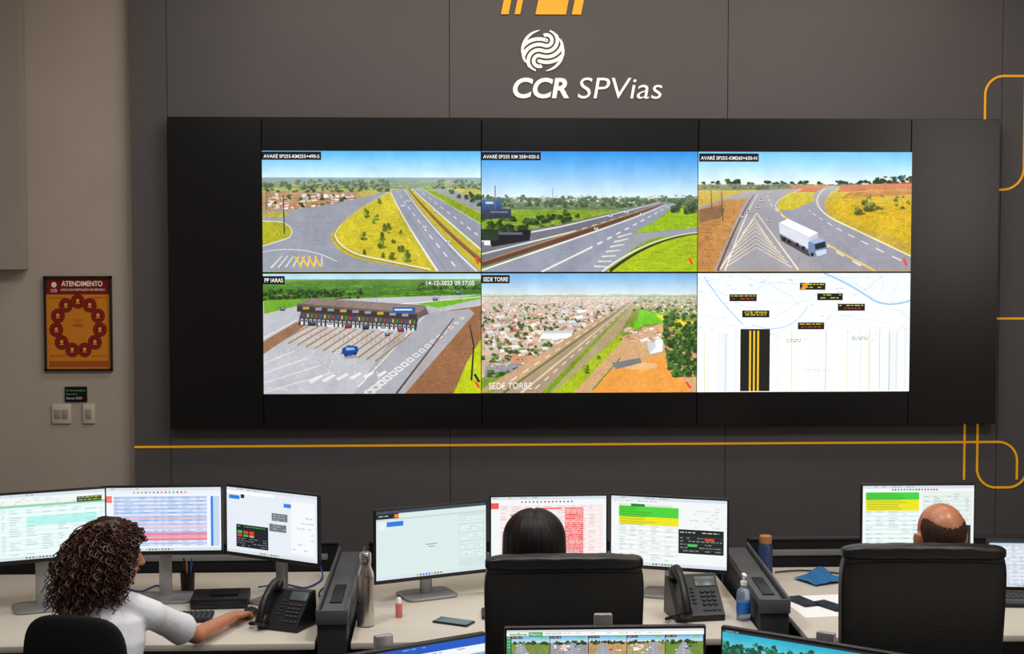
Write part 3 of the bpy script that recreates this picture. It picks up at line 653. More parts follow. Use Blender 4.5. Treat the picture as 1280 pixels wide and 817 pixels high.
# ------------------------------------------------------------------ desks
def desk(x0,x1,y0,y1,z,lab):
    d=empty('desk',((x0+x1)/2,(y0+y1)/2,0),0,lab,'desk','workstation desks'); w=x1-x0; h=y1-y0
    B().box((w,h,.028),(0,0,z-.014),bev=.004).obj('desktop',M_desk,d)
    B().box((w-.1,.02,.4),(0,h/2-.12,z-.24)).obj('modesty_panel',M_edge,d,smooth=False)
    for sx in (-1,1): B().box((.03,h-.2,z-.03),(sx*(w/2-.06),0,(z-.03)/2),bev=.003).obj('leg',M_divd,d)
    return d
desk(-3.5,-1.315,-2.25,-1.02,.75,'cream laminate desk with three monitors and a phone')
desk(-1.17,.512,-2.25,-1.02,.75,'cream laminate desk with three monitors and a steel bottle')
desk(.69,2.95,-2.25,-1.02,.75,'cream laminate desk with a monitor, laptop and papers')
desk(-2.2,2.2,-4.75,-3.55,.74,'long cream desk carrying large monitors')
def divider(x,y,yaw,L,lab):
    r=empty('desk_divider',(x,y,0),yaw,lab,'desk divider','desk dividers')
    B().box((.12,L,.85),(0,0,.425),bev=.004).obj('panel',M_divd,r)
    B().box((.012,L+.01,.034),(-.06,0,.868),bev=.003).obj('edge_rail',M_div,r); B().box((.012,L+.01,.034),(.06,0,.868),bev=.003).obj('edge_rail',M_div,r)
    B().box((.13,.012,.06),(0,-L/2-.003,.852),bev=.003).obj('end_cap',M_div,r)
    B().box((.1,L-.02,.01),(0,0,.857),bev=.002).obj('cover',M_div,r)
    B().box((.05,.3,.006),(0,-.25,.865),bev=.002).obj('cable_flap',M_blk,r)
divider(-1.245,-1.66,0,1.16,'dark grey metal cable divider beside the steel bottle')
divider(.6,-1.6,R(-2.5),1.08,'dark grey metal cable divider beside the sanitizer bottle')
for x0,x1 in ((-3.5,-1.32),(-1.17,.57),(.7,2.95)):
    r=empty('privacy_screen',((x0+x1)/2,-.985,0),0,'low black privacy screen along the back of the desk','privacy screen','privacy screens')
    B().box((x1-x0,.035,.88),(0,0,.44),bev=.004).obj('panel',M_blkm,r)
    B().box((x1-x0,.05,.012),(0,0,.887),bev=.003).obj('top_rail',M_divd,r)
    B().box((x1-x0-.1,.008,.03),(0,-.022,.82),bev=.002).obj('cable_rail',M_edge,r)
# ------------------------------------------------------------------ monitors
def monitor(X,y,zt,W,H,yaw,im,lab,zd=.75,poke=0,grp='desk monitors'):
    r=empty('monitor',(X,y,zd),R(yaw),lab,'monitor',grp); ht=zt-zd; zc=ht-H/2
    b=B(); b.box((W,.022,H),(0,0,zc),bev=.004); b.box((W*.5,.02,H*.5),(0,.018,zc),bev=.008); b.obj('housing',M_blk,r)
    picture('screen',W-.014,H-.026,screen_mat('screen_'+lab[:12],im,1.05,.4),r,(0,-.0125,zc+.005))
    top=ht-H*.25 if not poke else ht+poke
    B().box((.055,.022,top-.008),(0,.06,top/2+.004),bev=.004).obj('stand',M_sil,r)
    B().box((.12,.05,.1),(0,.036,zc),bev=.006).obj('mount',M_blk,r)
    B().rcube((.25,.19,.014),(0,.05,.0075),e=7,cuts=8).obj('stand_base',M_sil,r)
    return r
def chrome(c,w,h,bar=(214,222,230)):
    c.rect(0,0,w,4,bar); c.micro(2,1,w*.5,3.4,3,(90,100,110),.4); c.rect(0,h-4,w,h,(214,222,232))
    for i in range(9): c.rect(w*.36+i*4,h-3.3,w*.36+i*4+2.4,h-.9,c.r.choice([(60,120,200),(230,170,60),(80,160,90),(120,120,130)]))
def sheet(c,x0,y0,x1,y1,rh,bgs,lc=(214,220,226),dens=.6,tx=(90,100,112)):
    y=y0;i=0; cols=[x0]
    while cols[-1]<x1-8: cols.append(cols[-1]+c.r.uniform(7,20))
    while y<y1-.5:
        c.rect(x0,y,x1,min(y+rh,y1),bgs[i%len(bgs)]); c.rect(x0,y,x1,y+.25,lc)
        for k,cx in enumerate(cols):
            w=(cols[k+1] if k+1<len(cols) else x1)-cx
            if c.r.random()<dens: c.rect(cx+1,y+rh*.38,cx+1+(w-3)*c.r.uniform(.3,.9),y+rh*.66,tx,0,.42)
        y+=rh;i+=1
    for x in cols: c.rect(x,y0,x+.25,y1,lc)
W_=(240,243,245)
def imA():
    c=Canvas(150,86,4,0,0,(238,243,242),101); chrome(c,150,86)
    c.micro(2,6,148,14,3,(150,170,160),.4,.4); c.rect(0,14,150,17,(150,206,170)); sheet(c,0,17,150,80,3,[(220,250,244),(242,248,248)]); c.rect(56,30,140,42,(150,238,228),0,.6); c.rect(116,8,146,15,(50,66,56)); c.micro(118,9,144,14,3,(220,230,60),.9,.9); return c.image('ui')
def imB():
    c=Canvas(150,86,4,0,0,(238,242,248),102); chrome(c,150,86)
    c.rect(0,4,150,9,(232,238,246))
    for i in range(14): c.ell(40+i*5,6.5,1.2,1.2,c.r.choice([(60,120,200),(220,140,60),(80,170,80),(200,60,60)]))
    c.rect(0,11,12,20,(240,120,110)); c.micro(1,12,12,19,3,(250,230,230),.9)
    sheet(c,14,12,132,80,2.6,[(178,200,240),(224,233,249)],(176,192,222),.85,(60,80,150))
    for y,h,cl,a in ((61.4,2.6,(246,90,110),.75),(64,5.2,(248,140,156),.65),(69.2,2.6,(246,90,110),.7),(51,5,(250,196,208),.6),(40.6,2.6,(246,150,160),.5)): c.rect(14,y,132,y+h,cl,0,a)
    c.rect(137,12,140,80,(60,130,220)); c.rect(140,12,148,80,(196,214,236)); return c.image('ui')
def imC():
    c=Canvas(150,86,4,0,0,(228,234,242),103); chrome(c,150,86)
    c.rect(0,4,80,8,(250,252,252)); c.rect(4,10,22,15,(50,126,220)); c.rect(24,8,30,13,(30,34,40)); c.rect(96,14,128,19,(50,126,220)); c.rect(108,10,146,78,(242,245,248)); c.micro(110,22,144,76,7,(140,150,160),.4,.4)
    c.rect(76,28,102,38,(112,118,126)); c.rect(72,42,100,52,(112,118,126)); c.micro(78,30,98,50,3,(226,226,226),.7,.6)
    c.rect(16,48,70,78,(28,32,40)); c.micro(18,50,68,53,3,(80,210,90),.9,.9); c.micro(18,66,68,77,3,(190,196,204),.7,.6)
    for i in range(3): c.rect(18+i*10,56,26+i*10,60,[(60,180,80),(226,60,50),(226,60,50)][i]); c.rect(18+i*10,61,26+i*10,64,[(226,60,50),(60,180,80),(226,150,50)][i])
    return c.image('ui')
def imD():
    c=Canvas(150,86,4,0,0,(216,232,230),104); chrome(c,150,86,(60,72,84)); c.rect(0,4,30,10,(28,34,42)); c.micro(3,6,16,9,3,(230,230,230),1,.9); c.rect(24,5,30,9,(240,130,60))
    c.rect(14,14,36,20,(50,120,220)); c.rect(3,14,12,24,(230,238,240)); c.rect(0,10,150,12,(196,214,212)); c.rect(112,12,148,80,(206,224,223))
    for i in range(5): c.rect(114,16+i*11,146,24+i*11,(222,236,234)); c.micro(116,18+i*11,144,23+i*11,3,(150,170,172),.6,.5)
    c.rect(66,46,82,47,(130,150,154)); c.rect(70,49,78,50,(130,150,154)); return c.image('ui')
def imE():
    c=Canvas(150,86,4,0,0,W_,105); chrome(c,150,86)
    for i in range(14): c.ell(40+i*5,7,1.2,1.2,c.r.choice([(60,120,200),(220,60,60),(80,170,80)]))
    c.rect(0,8,10,16,(240,90,80)); sheet(c,12,12,146,80,2.8,[(252,232,232),(248,242,242)],(222,204,204),.7,(150,100,100))
    for k in range(24):
        y=14.8+k*2.8
        if y>78: break
        if c.r.random()<.6: x=c.r.uniform(14,70); c.rect(x,y+.3,x+c.r.uniform(14,40),y+2.5,(238,84,84),0,.8)
        c.rect(96,y+.3,120,y+2.5,(236,72,72),0,.9)
    c.micro(97,16,119,78,2.8,(252,226,226),.8,.8); return c.image('ui')
def imF():
    c=Canvas(150,86,4,0,0,W_,106); chrome(c,150,86)
    c.micro(3,5,60,8,3,(60,150,70),.8); c.rect(10,9,80,12,(216,230,218)); c.rect(26,9,44,12,(40,120,60)); c.rect(10,12,88,25,(78,212,60)); c.rect(10,25,88,35,(246,230,30)); sheet(c,10,35,88,80,3,[(234,240,236),(247,249,249)])
    for i in range(8): c.rect(10,12+i*3,88,12.25+i*3,(60,150,50),0,.6); c.rect(12,13+i*3,30+c.r.uniform(0,30),13.8+i*3,(50,90,30),0,.5)
    c.rect(92,8,146,80,(240,243,243)); c.micro(94,10,142,36,4,(160,170,165),.4,.4); c.rect(88,38,146,68,(34,38,38)); c.micro(90,41,140,45,3,(240,240,230),.9,.9)
    for r_ in range(5): c.rect(90,47+r_*4,144,47.3+r_*4,(90,100,96)); c.micro(90,48+r_*4,144,50.5+r_*4,3,(190,210,190),.6,.7)
    c.rect(122,48,134,51,(230,70,50)); c.rect(100,56,112,59,(80,200,90)); return c.image('ui')
def imG():
    c=Canvas(150,86,4,0,0,W_,107); chrome(c,150,86)
    for i in range(16): c.ell(40+i*4,5.4,1.2,1.2,c.r.choice([(220,60,60),(80,170,80),(90,90,100)]))
    c.rect(4,9,76,19,(66,212,70)); c.rect(4,19,76,34,(240,230,36))
    for i in range(8): c.rect(4,9.5+i*3,76,9.8+i*3,(90,160,50),0,.6); c.rect(6,10.5+i*3,24+c.r.uniform(0,36),11.3+i*3,(50,90,30),0,.5)
    sheet(c,4,34,76,82,3,[(216,240,234),(245,249,249)]); c.rect(80,8,148,82,(226,234,230)); sheet(c,82,10,146,46,3.2,[(232,240,234),(222,232,226)]); c.rect(112,54,146,80,(40,46,44)); return c.image('ui')
def imL():
    c=Canvas(150,96,4,0,0,(200,214,232),108); chrome(c,150,96,(40,60,90)); sheet(c,4,8,100,90,4,[(214,224,238),(232,238,246)]); c.rect(104,8,146,90,(176,196,222)); c.micro(106,10,144,88,5,(60,80,120),.6); return c.image('ui')
def imI():
    c=Canvas(150,86,6,0,0,(232,240,250),109); c.rect(0,0,150,6,(36,90,190)); c.micro(3,1,100,5,3,(220,230,250),.6); c.rect(0,6,150,12,(236,242,250)); c.micro(3,7,140,11,3,(60,90,160),.6); sheet(c,0,12,150,86,4,[(120,170,230),(210,226,244)]); return c.image('ui')
def imJ():
    c=Canvas(253,142,4,0,0,(30,34,34),110)
    c.rect(0,0,253,3,(210,216,220)); c.rect(0,3,253,8,(244,246,244)); c.text('intelbras',4,3.6,26,7.2,(20,140,60),.02); c.rect(28,3,46,8,(50,170,70)); c.text('Mosaico',30,4,44,7.2,(250,250,250)); c.rect(48,3,70,8,(226,236,230)); c.micro(50,4.4,200,7,3,(90,120,100),.5)
    c.rect(0,8,5,142,(60,150,90)); c.micro(.5,10,5,140,4,(240,240,240),.8)
    grounds=[(120,142,70),(170,160,110),(150,150,156),(110,140,60),(186,150,100)]
    for i in range(5):
        for j in range(4):
            x=6+i*49.4;y=8.6+j*33.4; gcol=grounds[(i*2+j)%5]; hz=y+8+((i*3+j)%3)*2.5
            c.grad(x,y,x+48.6,hz+1,(110,180,226),(220,234,238)); c.rect(x,hz,x+48.6,y+32.6,gcol,.14)
            c.trees(x+2,hz-1,x+46,hz+2,26,2.4,2)
            vx=x+10+((i*17+j*9)%28)
            xl=x+((i*13)%22); xr=min(xl+30,x+48)
            c.fill([(vx-1,hz+1),(vx+4,hz+1),(xr,y+32.6),(xl,y+32.6)],(160,162,172),.05); c.dash(((xl+xr)/2,y+32.6),(vx+1.5,hz+1),1,.3,(240,240,240),6)
            c.specks(x+6,hz+3,x+40,y+28,[(240,240,240),(60,70,90),(200,60,50),(230,230,236)],5,3.4,1.8)
            if i%2: c.houses(x+2,hz+2,x+20,hz+8,8,6,4)
            c.rect(x,y,x+14,y+2.6,(20,24,24)); c.micro(x+1,y+.8,x+13,y+2.4,3,(240,240,240),1,.9); c.rect(x+36,y+1,x+44,y+2.6,(90,210,90))
    return c.image('ui')
def imK():
    c=Canvas(253,142,4,0,0,(60,110,90),111); c.grad(0,3,253,40,(40,170,200),(170,224,220)); c.rect(0,26,253,142,(30,86,62),.2); c.trees(0,14,253,70,240,6,5,.6,None,(36,96,74)); c.fill([(90,142),(120,60),(140,60),(200,142)],(130,134,140),.1); c.photo(2,1); c.rect(0,0,253,3,(40,44,50)); c.text('CAMERA 04',4,.7,22,2.5,(230,230,230)); return c.image('ui')
monitor(-2.545,-1.70,1.278,.54,.312,21,imA(),'black monitor on silver stand showing a green and white spreadsheet')
monitor(-2.053,-1.57,1.275,.535,.31,1,imB(),'black monitor on silver stand showing a blue and pink table')
monitor(-1.553,-1.65,1.268,.52,.318,-32,imC(),'black monitor on silver stand showing chat windows')
monitor(-.857,-1.55,1.175,.55,.335,24,imD(),'black monitor on silver stand showing a mostly blank pale window')
monitor(-.318,-1.44,1.198,.545,.32,2,imE(),'black monitor on silver stand showing a table with red cells')
monitor(.218,-1.58,1.212,.54,.338,-18,imF(),'black monitor on silver stand showing green and yellow rows')
monitor(1.43,-1.35,1.22,.54,.325,-1,imG(),'black monitor on silver stand showing green and yellow header rows')
monitor(-.925,-3.985,1.235,.6,.35,29,imI(),'large black monitor with a blue window, on a long desk',zd=.74,poke=.02,grp='large monitors')
monitor(-.304,-3.79,1.235,.6,.35,0,imJ(),'large black monitor showing a mosaic of camera pictures',zd=.74,poke=.02,grp='large monitors')
monitor(.29,-3.97,1.235,.6,.35,-35,imK(),'large black monitor showing trees under a blue sky',zd=.74,poke=.01,grp='large monitors')
lp=empty('laptop',(1.85,-1.72,.75),R(-6),'open black laptop showing a list, on the desk','laptop')
B().box((.35,.24,.016),(0,0,.009),bev=.004).obj('base',M_blk,lp)
b=B()
for i in range(5):
    for j in range(14): b.box((.018,.016,.003),(-.142+j*.0218,-.01+i*.021,.0185))
b.obj('keyboard',M_key,lp,smooth=False)
B().box((.1,.06,.002),(0,-.075,.0175)).obj('touchpad',M_div,lp,smooth=False)
li=empty('lid',(0,.118,.018),0); li.parent=lp; li.rotation_euler=(R(-14),0,0)
B().box((.35,.009,.235),(0,.004,.118),bev=.003).obj('lid_shell',M_blk,li)
picture('screen',.325,.205,screen_mat('laptop_scr',imL(),1,.4),li,(0,-.0015,.12))
# ------------------------------------------------------------------ small things
def deskphone(X,y,yaw,lab,sc=1.0):
    r=empty('desk_phone',(X,y,.75),R(yaw),lab,'telephone','desk phones'); r.scale=(sc,sc,sc)
    B().prism([(-.09,.002),(-.09,.025),(-.084,.032),(.04,.152),(.05,.155),(.075,.152),(.085,.002)],-.1,.1).obj('body',M_blk,r,smooth=False)
    sl=math.atan2(.13,.135); M=Matrix.Translation((0,-.0225,.091))@Matrix.Rotation(sl,4,'X')
    B(M).box((.085,.045,.006),(.05,.058,.002),bev=.002).obj('display',M_lcd,r)
    b=B(M)
    for i in range(4):
        for j in range(3): b.box((.017,.012,.007),(.028+j*.022,.012-i*.019,.003),bev=.002,seg=1)
    b.obj('keypad',M_key,r)
    b=B(M)
    for i in range(5): b.box((.016,.008,.005),(-.012,.03-i*.017,.003),bev=.001,seg=1)
    b.obj('line_keys',M_key,r); b=B(M)
    for i in range(4): b.box((.014,.006,.005),(.024+i*.019,-.072,.003))
    b.obj('menu_keys',M_key,r)
    b=B(M); b.tube([(-.068,-.1,.036),(-.068,-.075,.052),(-.068,-.04,.064),(-.068,0,.068),(-.068,.04,.064),(-.068,.075,.052),(-.068,.1,.036)],[.02,.019,.017,.016,.017,.019,.02],14)
    b.rcube((.054,.056,.044),(-.068,-.09,.024),e=3,cuts=6); b.rcube((.054,.056,.044),(-.068,.09,.024),e=3,cuts=6)
    b.obj('handset',M_blk,r)
    b=B(); P=[]
    for i in range(220):
        t=i/219; a=t*2*math.pi*24; cx=-.068-.07*math.sin(math.pi*t); cy=-.1-.03*math.sin(math.pi*t)+.09*t; cz=.01+.03*(1-t)**2
        P.append((cx+.006*math.cos(a),cy,cz+.006*math.sin(a)))
    b.tube(P,.0018,5); b.obj('coiled_cord',M_blk,r)
deskphone(.28,-1.9,8,'black desk phone with handset on the cream desk',1.08)
deskphone(-1.452,-1.99,-24,'black desk phone with handset turned towards the seated person',.95)
def bottle(name,X,y,prof,m,capprof,cm,lab,cat='bottle'):
    r=empty(name,(X,y,.75),0,lab,cat); B().lathe(prof).obj('body',m,r); B().lathe(capprof).obj('cap',cm,r); return r
bottle('steel_bottle',-1.125,-2.0,[(.03,.001),(.036,.005),(.037,.2),(.034,.225),(.024,.25),(.022,.262)],M_steel,[(.024,.262),(.025,.266),(.025,.305),(.02,.312)],M_steel,'tall brushed steel water bottle beside the divider')
bottle('thermal_bottle',.725,-1.28,[(.03,.001),(.034,.005),(.034,.16),(.029,.172),(.027,.178)],M_navy,[(.029,.178),(.03,.182),(.03,.212),(.026,.215)],M_wood,'navy thermal bottle with a bamboo cap')
sb=empty('sanitizer_bottle',(.481,-1.97,.75),0,'clear hand sanitizer pump bottle with blue label','bottle')
B().lathe([(.026,.001),(.03,.005),(.03,.11),(.026,.128),(.012,.14),(.012,.15)]).obj('body',M_gel,sb)
B().lathe([(.0305,.03),(.0308,.031),(.0308,.08),(.0305,.081)]).obj('label',M_bluelab,sb)
b=B(); b.lathe([(.014,.15),(.014,.166),(.006,.168),(.005,.19)]); b.box((.016,.045,.01),(0,-.012,.195),bev=.003); b.obj('pump',M_paper,sb)
st_=empty('marker_stamp',(-.99,-1.87,.75),0,'small pink rubber stamp with white cap on the desk','stamp')
B().lathe([(.013,.001),(.015,.004),(.015,.06)]).obj('body',M_pink,st_); B().lathe([(.011,.06),(.011,.078),(.007,.085)]).obj('cap',M_paper,st_)
def smartphone(X,y,z,yaw,lab):
    r=empty('smartphone',(X,y,z),R(yaw),lab,'smartphone','smartphones')
    B().box((.08,.165,.008),(0,0,.0045),bev=.003).obj('case',M_blk,r); B().box((.073,.157,.001),(0,0,.0092)).obj('glass',M_glass,r,smooth=False)
smartphone(-.755,-1.97,.75,62,'black smartphone lying near the desk edge'); smartphone(.80,-1.70,.7525,20,'black smartphone lying on papers'); smartphone(.905,-1.78,.7525,28,'dark smartphone lying beside another on papers')
tag(B().box((.29,.36,.0015),(0,0,.001)).obj('paper_sheet',M_paper,None,(.875,-1.76,.75),(0,0,R(6)),smooth=False),'white paper sheets under two smartphones','paper')
b=B(); n=18; g=[[b.bm.verts.new(((i/n-.5)*.2,(j/n-.5)*.17,.008+.05*math.exp(-((i/n-.45)**2+(j/n-.5)**2)*9)*(1+.35*math.sin(i*.9+j*.5)))) for j in range(n+1)] for i in range(n+1)]
for i in range(n):
    for j in range(n): b.bm.faces.new((g[i][j],g[i+1][j],g[i+1][j+1],g[i][j+1]))
tag(b.obj('cleaning_cloth',M_blue,None,(.985,-1.3,.75),(0,0,R(25))),'crumpled blue cleaning cloth on the desk','cloth')
mp=empty('mini_computer',(-1.79,-1.62,.75),R(4),'small black network box with cables on the desk','mini computer')
B().box((.25,.19,.045),(0,0,.026),bev=.006).obj('case',M_blk,mp); B().box((.12,.1,.012),(.02,.0,.053),bev=.004).obj('top_cover',M_blkm,mp)
b=B()
for i in range(8): b.box((.02,.003,.004),(-.08+i*.023,-.0955,.03))
b.obj('ports',M_key,mp,smooth=False)
def keyboard(X,y,yaw):
    r=empty('keyboard',(X,y,.75),R(yaw),'black computer keyboard on the cream desk','keyboard','keyboards')
    B().box((.43,.14,.014),(0,0,.009),bev=.004).obj('case',M_blk,r); b=B()
    for i in range(5):
        for j in range(19): b.box((.018,.02,.006),(-.2+j*.0222,-.05+i*.025,.018),bev=.0015,seg=1)
    b.obj('keys',M_key,r)
keyboard(-2.0,-1.87,3); keyboard(-.42,-1.86,0); keyboard(1.25,-1.84,0)
def mouse(X,y):
    r=empty('mouse',(X,y,.75),0,'black computer mouse on the desk','mouse','mice'); B().rcube((.06,.105,.034),(0,0,.018),e=2.6,cuts=6).obj('body',M_blk,r); B().cyl(.006,.006,.008,(0,.03,.032),(0,R(90),0),12).obj('wheel',M_key,r)
mouse(-1.63,-1.83); mouse(-.1,-2.05)
def cable(pts,lab,m=M_cable,r=.004):
    P=[Vector(p) for p in pts]; out=[]
    for i in range(len(P)-1):
        p0=P[max(i-1,0)];p1=P[i];p2=P[i+1];p3=P[min(i+2,len(P)-1)]
        for k in range(8):
            t=k/8; out.append(.5*((2*p1)+(p2-p0)*t+(2*p0-5*p1+4*p2-p3)*t*t+(3*p1-p0-3*p2+p3)*t**3))
    out.append(P[-1]); tag(B().tube(out,r,8).obj('cable',m),lab,'cable','desk cables')
cable([(-1.65,-1.42,.775),(-1.55,-1.3,.758),(-1.44,-1.36,.756),(-1.38,-1.2,.76),(-1.4,-1.1,.8)],'blue network cable trailing from the network box')
cable([(-2.06,-1.36,.757),(-2.14,-1.3,.757),(-2.2,-1.4,.756),(-2.35,-1.25,.757)],'blue network cable trailing behind the monitors')
cable([(.3,-1.75,.757),(.38,-1.6,.756),(.42,-1.4,.756),(.5,-1.2,.757)],'blue network cable behind the desk phone')
cable([(-1.36,-1.75,.757),(-1.345,-1.6,.756),(-1.37,-1.45,.756),(-1.34,-1.3,.757)],'thin black cable from the desk phone',M_blk,.003)
cable([(1.2,-1.4,.757),(1.12,-1.2,.756),(.95,-1.12,.757),(.8,-1.15,.757)],'thin black cable lying behind the monitor',M_blk,.004)
ph=empty('pen_holder',(-1.98,-1.38,.75),0,'blue pen standing in a dark holder','pen holder')
B().lathe([(.03,.001),(.034,.09),(.031,.09),(.028,.006)]).obj('cup',M_blk,ph)
for i,(dx,dy) in enumerate(((.01,.0),(-.01,.008),(.0,-.012))): B().tube([(dx*.5,dy*.5,.01),(dx*2,dy*2,.15)],.004,8).obj('pen',[M_bluelab,M_blk,M_pink][i],ph)
# ------------------------------------------------------------------ chairs
def chairbase(r,m=M_blk):
    B().cyl(.028,.028,.3,(0,0,.3),seg=20).obj('gas_column',M_sil,r)
    b=B(); b.cyl(.05,.05,.05,(0,0,.12))
    for i in range(5):
        a=2*math.pi*i/5+.3; b.tube([(0,0,.12),(.15*math.cos(a),.15*math.sin(a),.11),(.3*math.cos(a),.3*math.sin(a),.075)],[.026,.022,.015],8)
    b.obj('star_base',m,r)
    for i in range(5):
        a=2*math.pi*i/5+.3; B().cyl(.027,.027,.045,(.3*math.cos(a),.3*math.sin(a),.0275),(R(90),0,a),16).obj('caster',M_blk,r)
def exec_chair(X,y,yaw,W,zt,lab):
    r=empty('office_chair',(X,y,0),R(yaw),lab,'office chair','leather office chairs'); chairbase(r)
    H=zt-.5
    def wp(p):
        x,y,z=p; t=(z+H/2)/H
        f=1-.10*(1-t)**2
        return (x*f, y+.26*x*x-.05*t, z-.10*x*x*max(0,(t-.8)*5))
    B().rcube((W,.075,H),(0,-.27,.5+H/2),e=9,cuts=21,warp=wp).obj('backrest',M_leather,r)
    def wr(p): return (p[0],p[1]+.26*p[0]*p[0],p[2]+.0015*math.sin(p[0]*50)-.09*p[0]*p[0])
    B().rcube((W*.985,.085,.052),(0,-.318,zt-.027),e=5,cuts=15,warp=wr).obj('headrest_roll',M_leather,r)
    pts=[(x,-.352+.26*x*x,zt-.058-.09*x*x) for x in np.linspace(-W*.47,W*.47,24)]
    B().tube(pts,.0035,8).obj('piping',M_blkm,r)
    B().rcube((.54,.52,.11),(0,.0,.47),e=5,cuts=9).obj('seat',M_leather,r)
    for s in (-1,1):
        B().tube([(s*.27,-.2,.47),(s*.31,-.22,.55),(s*.31,-.18,.64),(s*.31,.08,.655),(s*.31,.14,.6),(s*.27,.12,.47)],.016,10).obj('arm_frame',M_blk,r)
        B().rcube((.06,.26,.03),(s*.31,-.04,.672),e=4,cuts=6).obj('armrest',M_leather,r)
exec_chair(-.352,-2.52,0,.585,1.234,'high-back black leather office chair with a rolled top')
exec_chair(.962,-2.6,-3,.6,1.278,'tall black leather office chair with a smooth back')
tc_=empty('task_chair',(-2.055,-2.66,0),R(-14),'small black fabric task chair with a rounded back','office chair'); chairbase(tc_)
B().rcube((.40,.06,.42),(0,-.23,.83),e=3.6,cuts=11,warp=lambda p:(p[0],p[1]+.5*p[0]**2,p[2])).obj('backrest',M_fabric,tc_)
B().tube([(0,-.05,.42),(0,-.22,.43),(0,-.27,.5),(0,-.265,.72)],.02,8).obj('back_support',M_blk,tc_)
B().rcube((.47,.45,.08),(0,0,.46),e=4,cuts=8).obj('seat',M_fabric,tc_)
# ------------------------------------------------------------------ people
def Hm(c,yaw,pitch,s): return Matrix.Translation(c)@Matrix.Rotation(yaw,4,'Z')@Matrix.Rotation(pitch,4,'X')@Matrix.Scale(s,4)
def head(b,M):
    old=b.M; b.M=M
    b.sph((.076,.094,.088),(0,-.012,.034)); b.sph((.064,.066,.09),(0,.022,-.02)); b.sph((.05,.045,.045),(0,.036,-.07)); b.sph((.024,.02,.018),(0,.072,-.098))
    b.tube([(0,.082,.018),(0,.098,-.008),(0,.11,-.03)],[.008,.01,.013],10,True); b.sph((.018,.012,.009),(0,.098,-.034))
    b.sph((.022,.012,.007),(0,.086,-.056)); b.sph((.02,.012,.007),(0,.084,-.068)); b.sph((.052,.018,.012),(0,.07,.026))
    for s in (-1,1):
        b.sph((.02,.018,.018),(s*.038,.058,-.02)); b.sph((.009,.019,.031),(s*.082,-.008,-.004),(0,s*.2,-s*.45)); b.sph((.007,.01,.01),(s*.077,-.002,-.03))
    b.M=old
def facebits(r,M):
    for s in (-1,1):
        b=B(M); b.sph((.013,.011,.0115),(s*.031,.074,.004)); b.obj('eye',M_eye,r); b=B(M); b.sph((.006,.004,.006),(s*.031,.0835,.004)); b.obj('iris',M_iris,r)
        b=B(M); b.tube([(s*.016,.088,.022),(s*.032,.087,.027),(s*.05,.076,.022)],[.003,.003,.002],6); b.obj('eyebrow',M_iris,r)
    b=B(M); b.sph((.021,.006,.004),(0,.096,-.056)); b.sph((.018,.006,.005),(0,.094,-.064)); b.obj('lips',M_lip,r)
def hand(b,w,fwd,up,thumb,curl=.5):
    f=Vector(fwd).normalized(); u=Vector(up).normalized(); u=(u-f*u.dot(f)).normalized(); x=f.cross(u)*thumb
    old=b.M; m=Matrix((( x.x,f.x,u.x,w[0]),(x.y,f.y,u.y,w[1]),(x.z,f.z,u.z,w[2]),(0,0,0,1))); b.M=m
    b.sph((.026,.035,.018),(0,.01,0)); b.rcube((.078,.09,.026),(0,.055,0),e=3,cuts=6)
    for i,(fx,L) in enumerate(((.029,.07),(.0098,.08),(-.0098,.074),(-.029,.058))):
        p=Vector((fx,.095,.002)); a=-.1; P=[p.copy()]
        sp=fx*1.6
        for k,l in enumerate((.42,.32,.26)):
            a-=curl*(.35 if k==0 else .6); d=Vector((sp,math.cos(a),math.sin(a))).normalized(); p=p+d*L*l; P.append(p.copy())
        b.tube(P,[.0092,.0086,.008,.0068],8,True)
    b.tube([(.026,.02,-.002),(.05,.045,-.006),(.062,.068,-.012),(.064,.09,-.02)],[.014,.011,.0095,.0075],8,True)
    b.M=old
def limb(b,pts,rad): b.tube(pts,rad,14,True)
def lerp(a,c,t): return tuple(a[i]+(c[i]-a[i])*t for i in range(3))
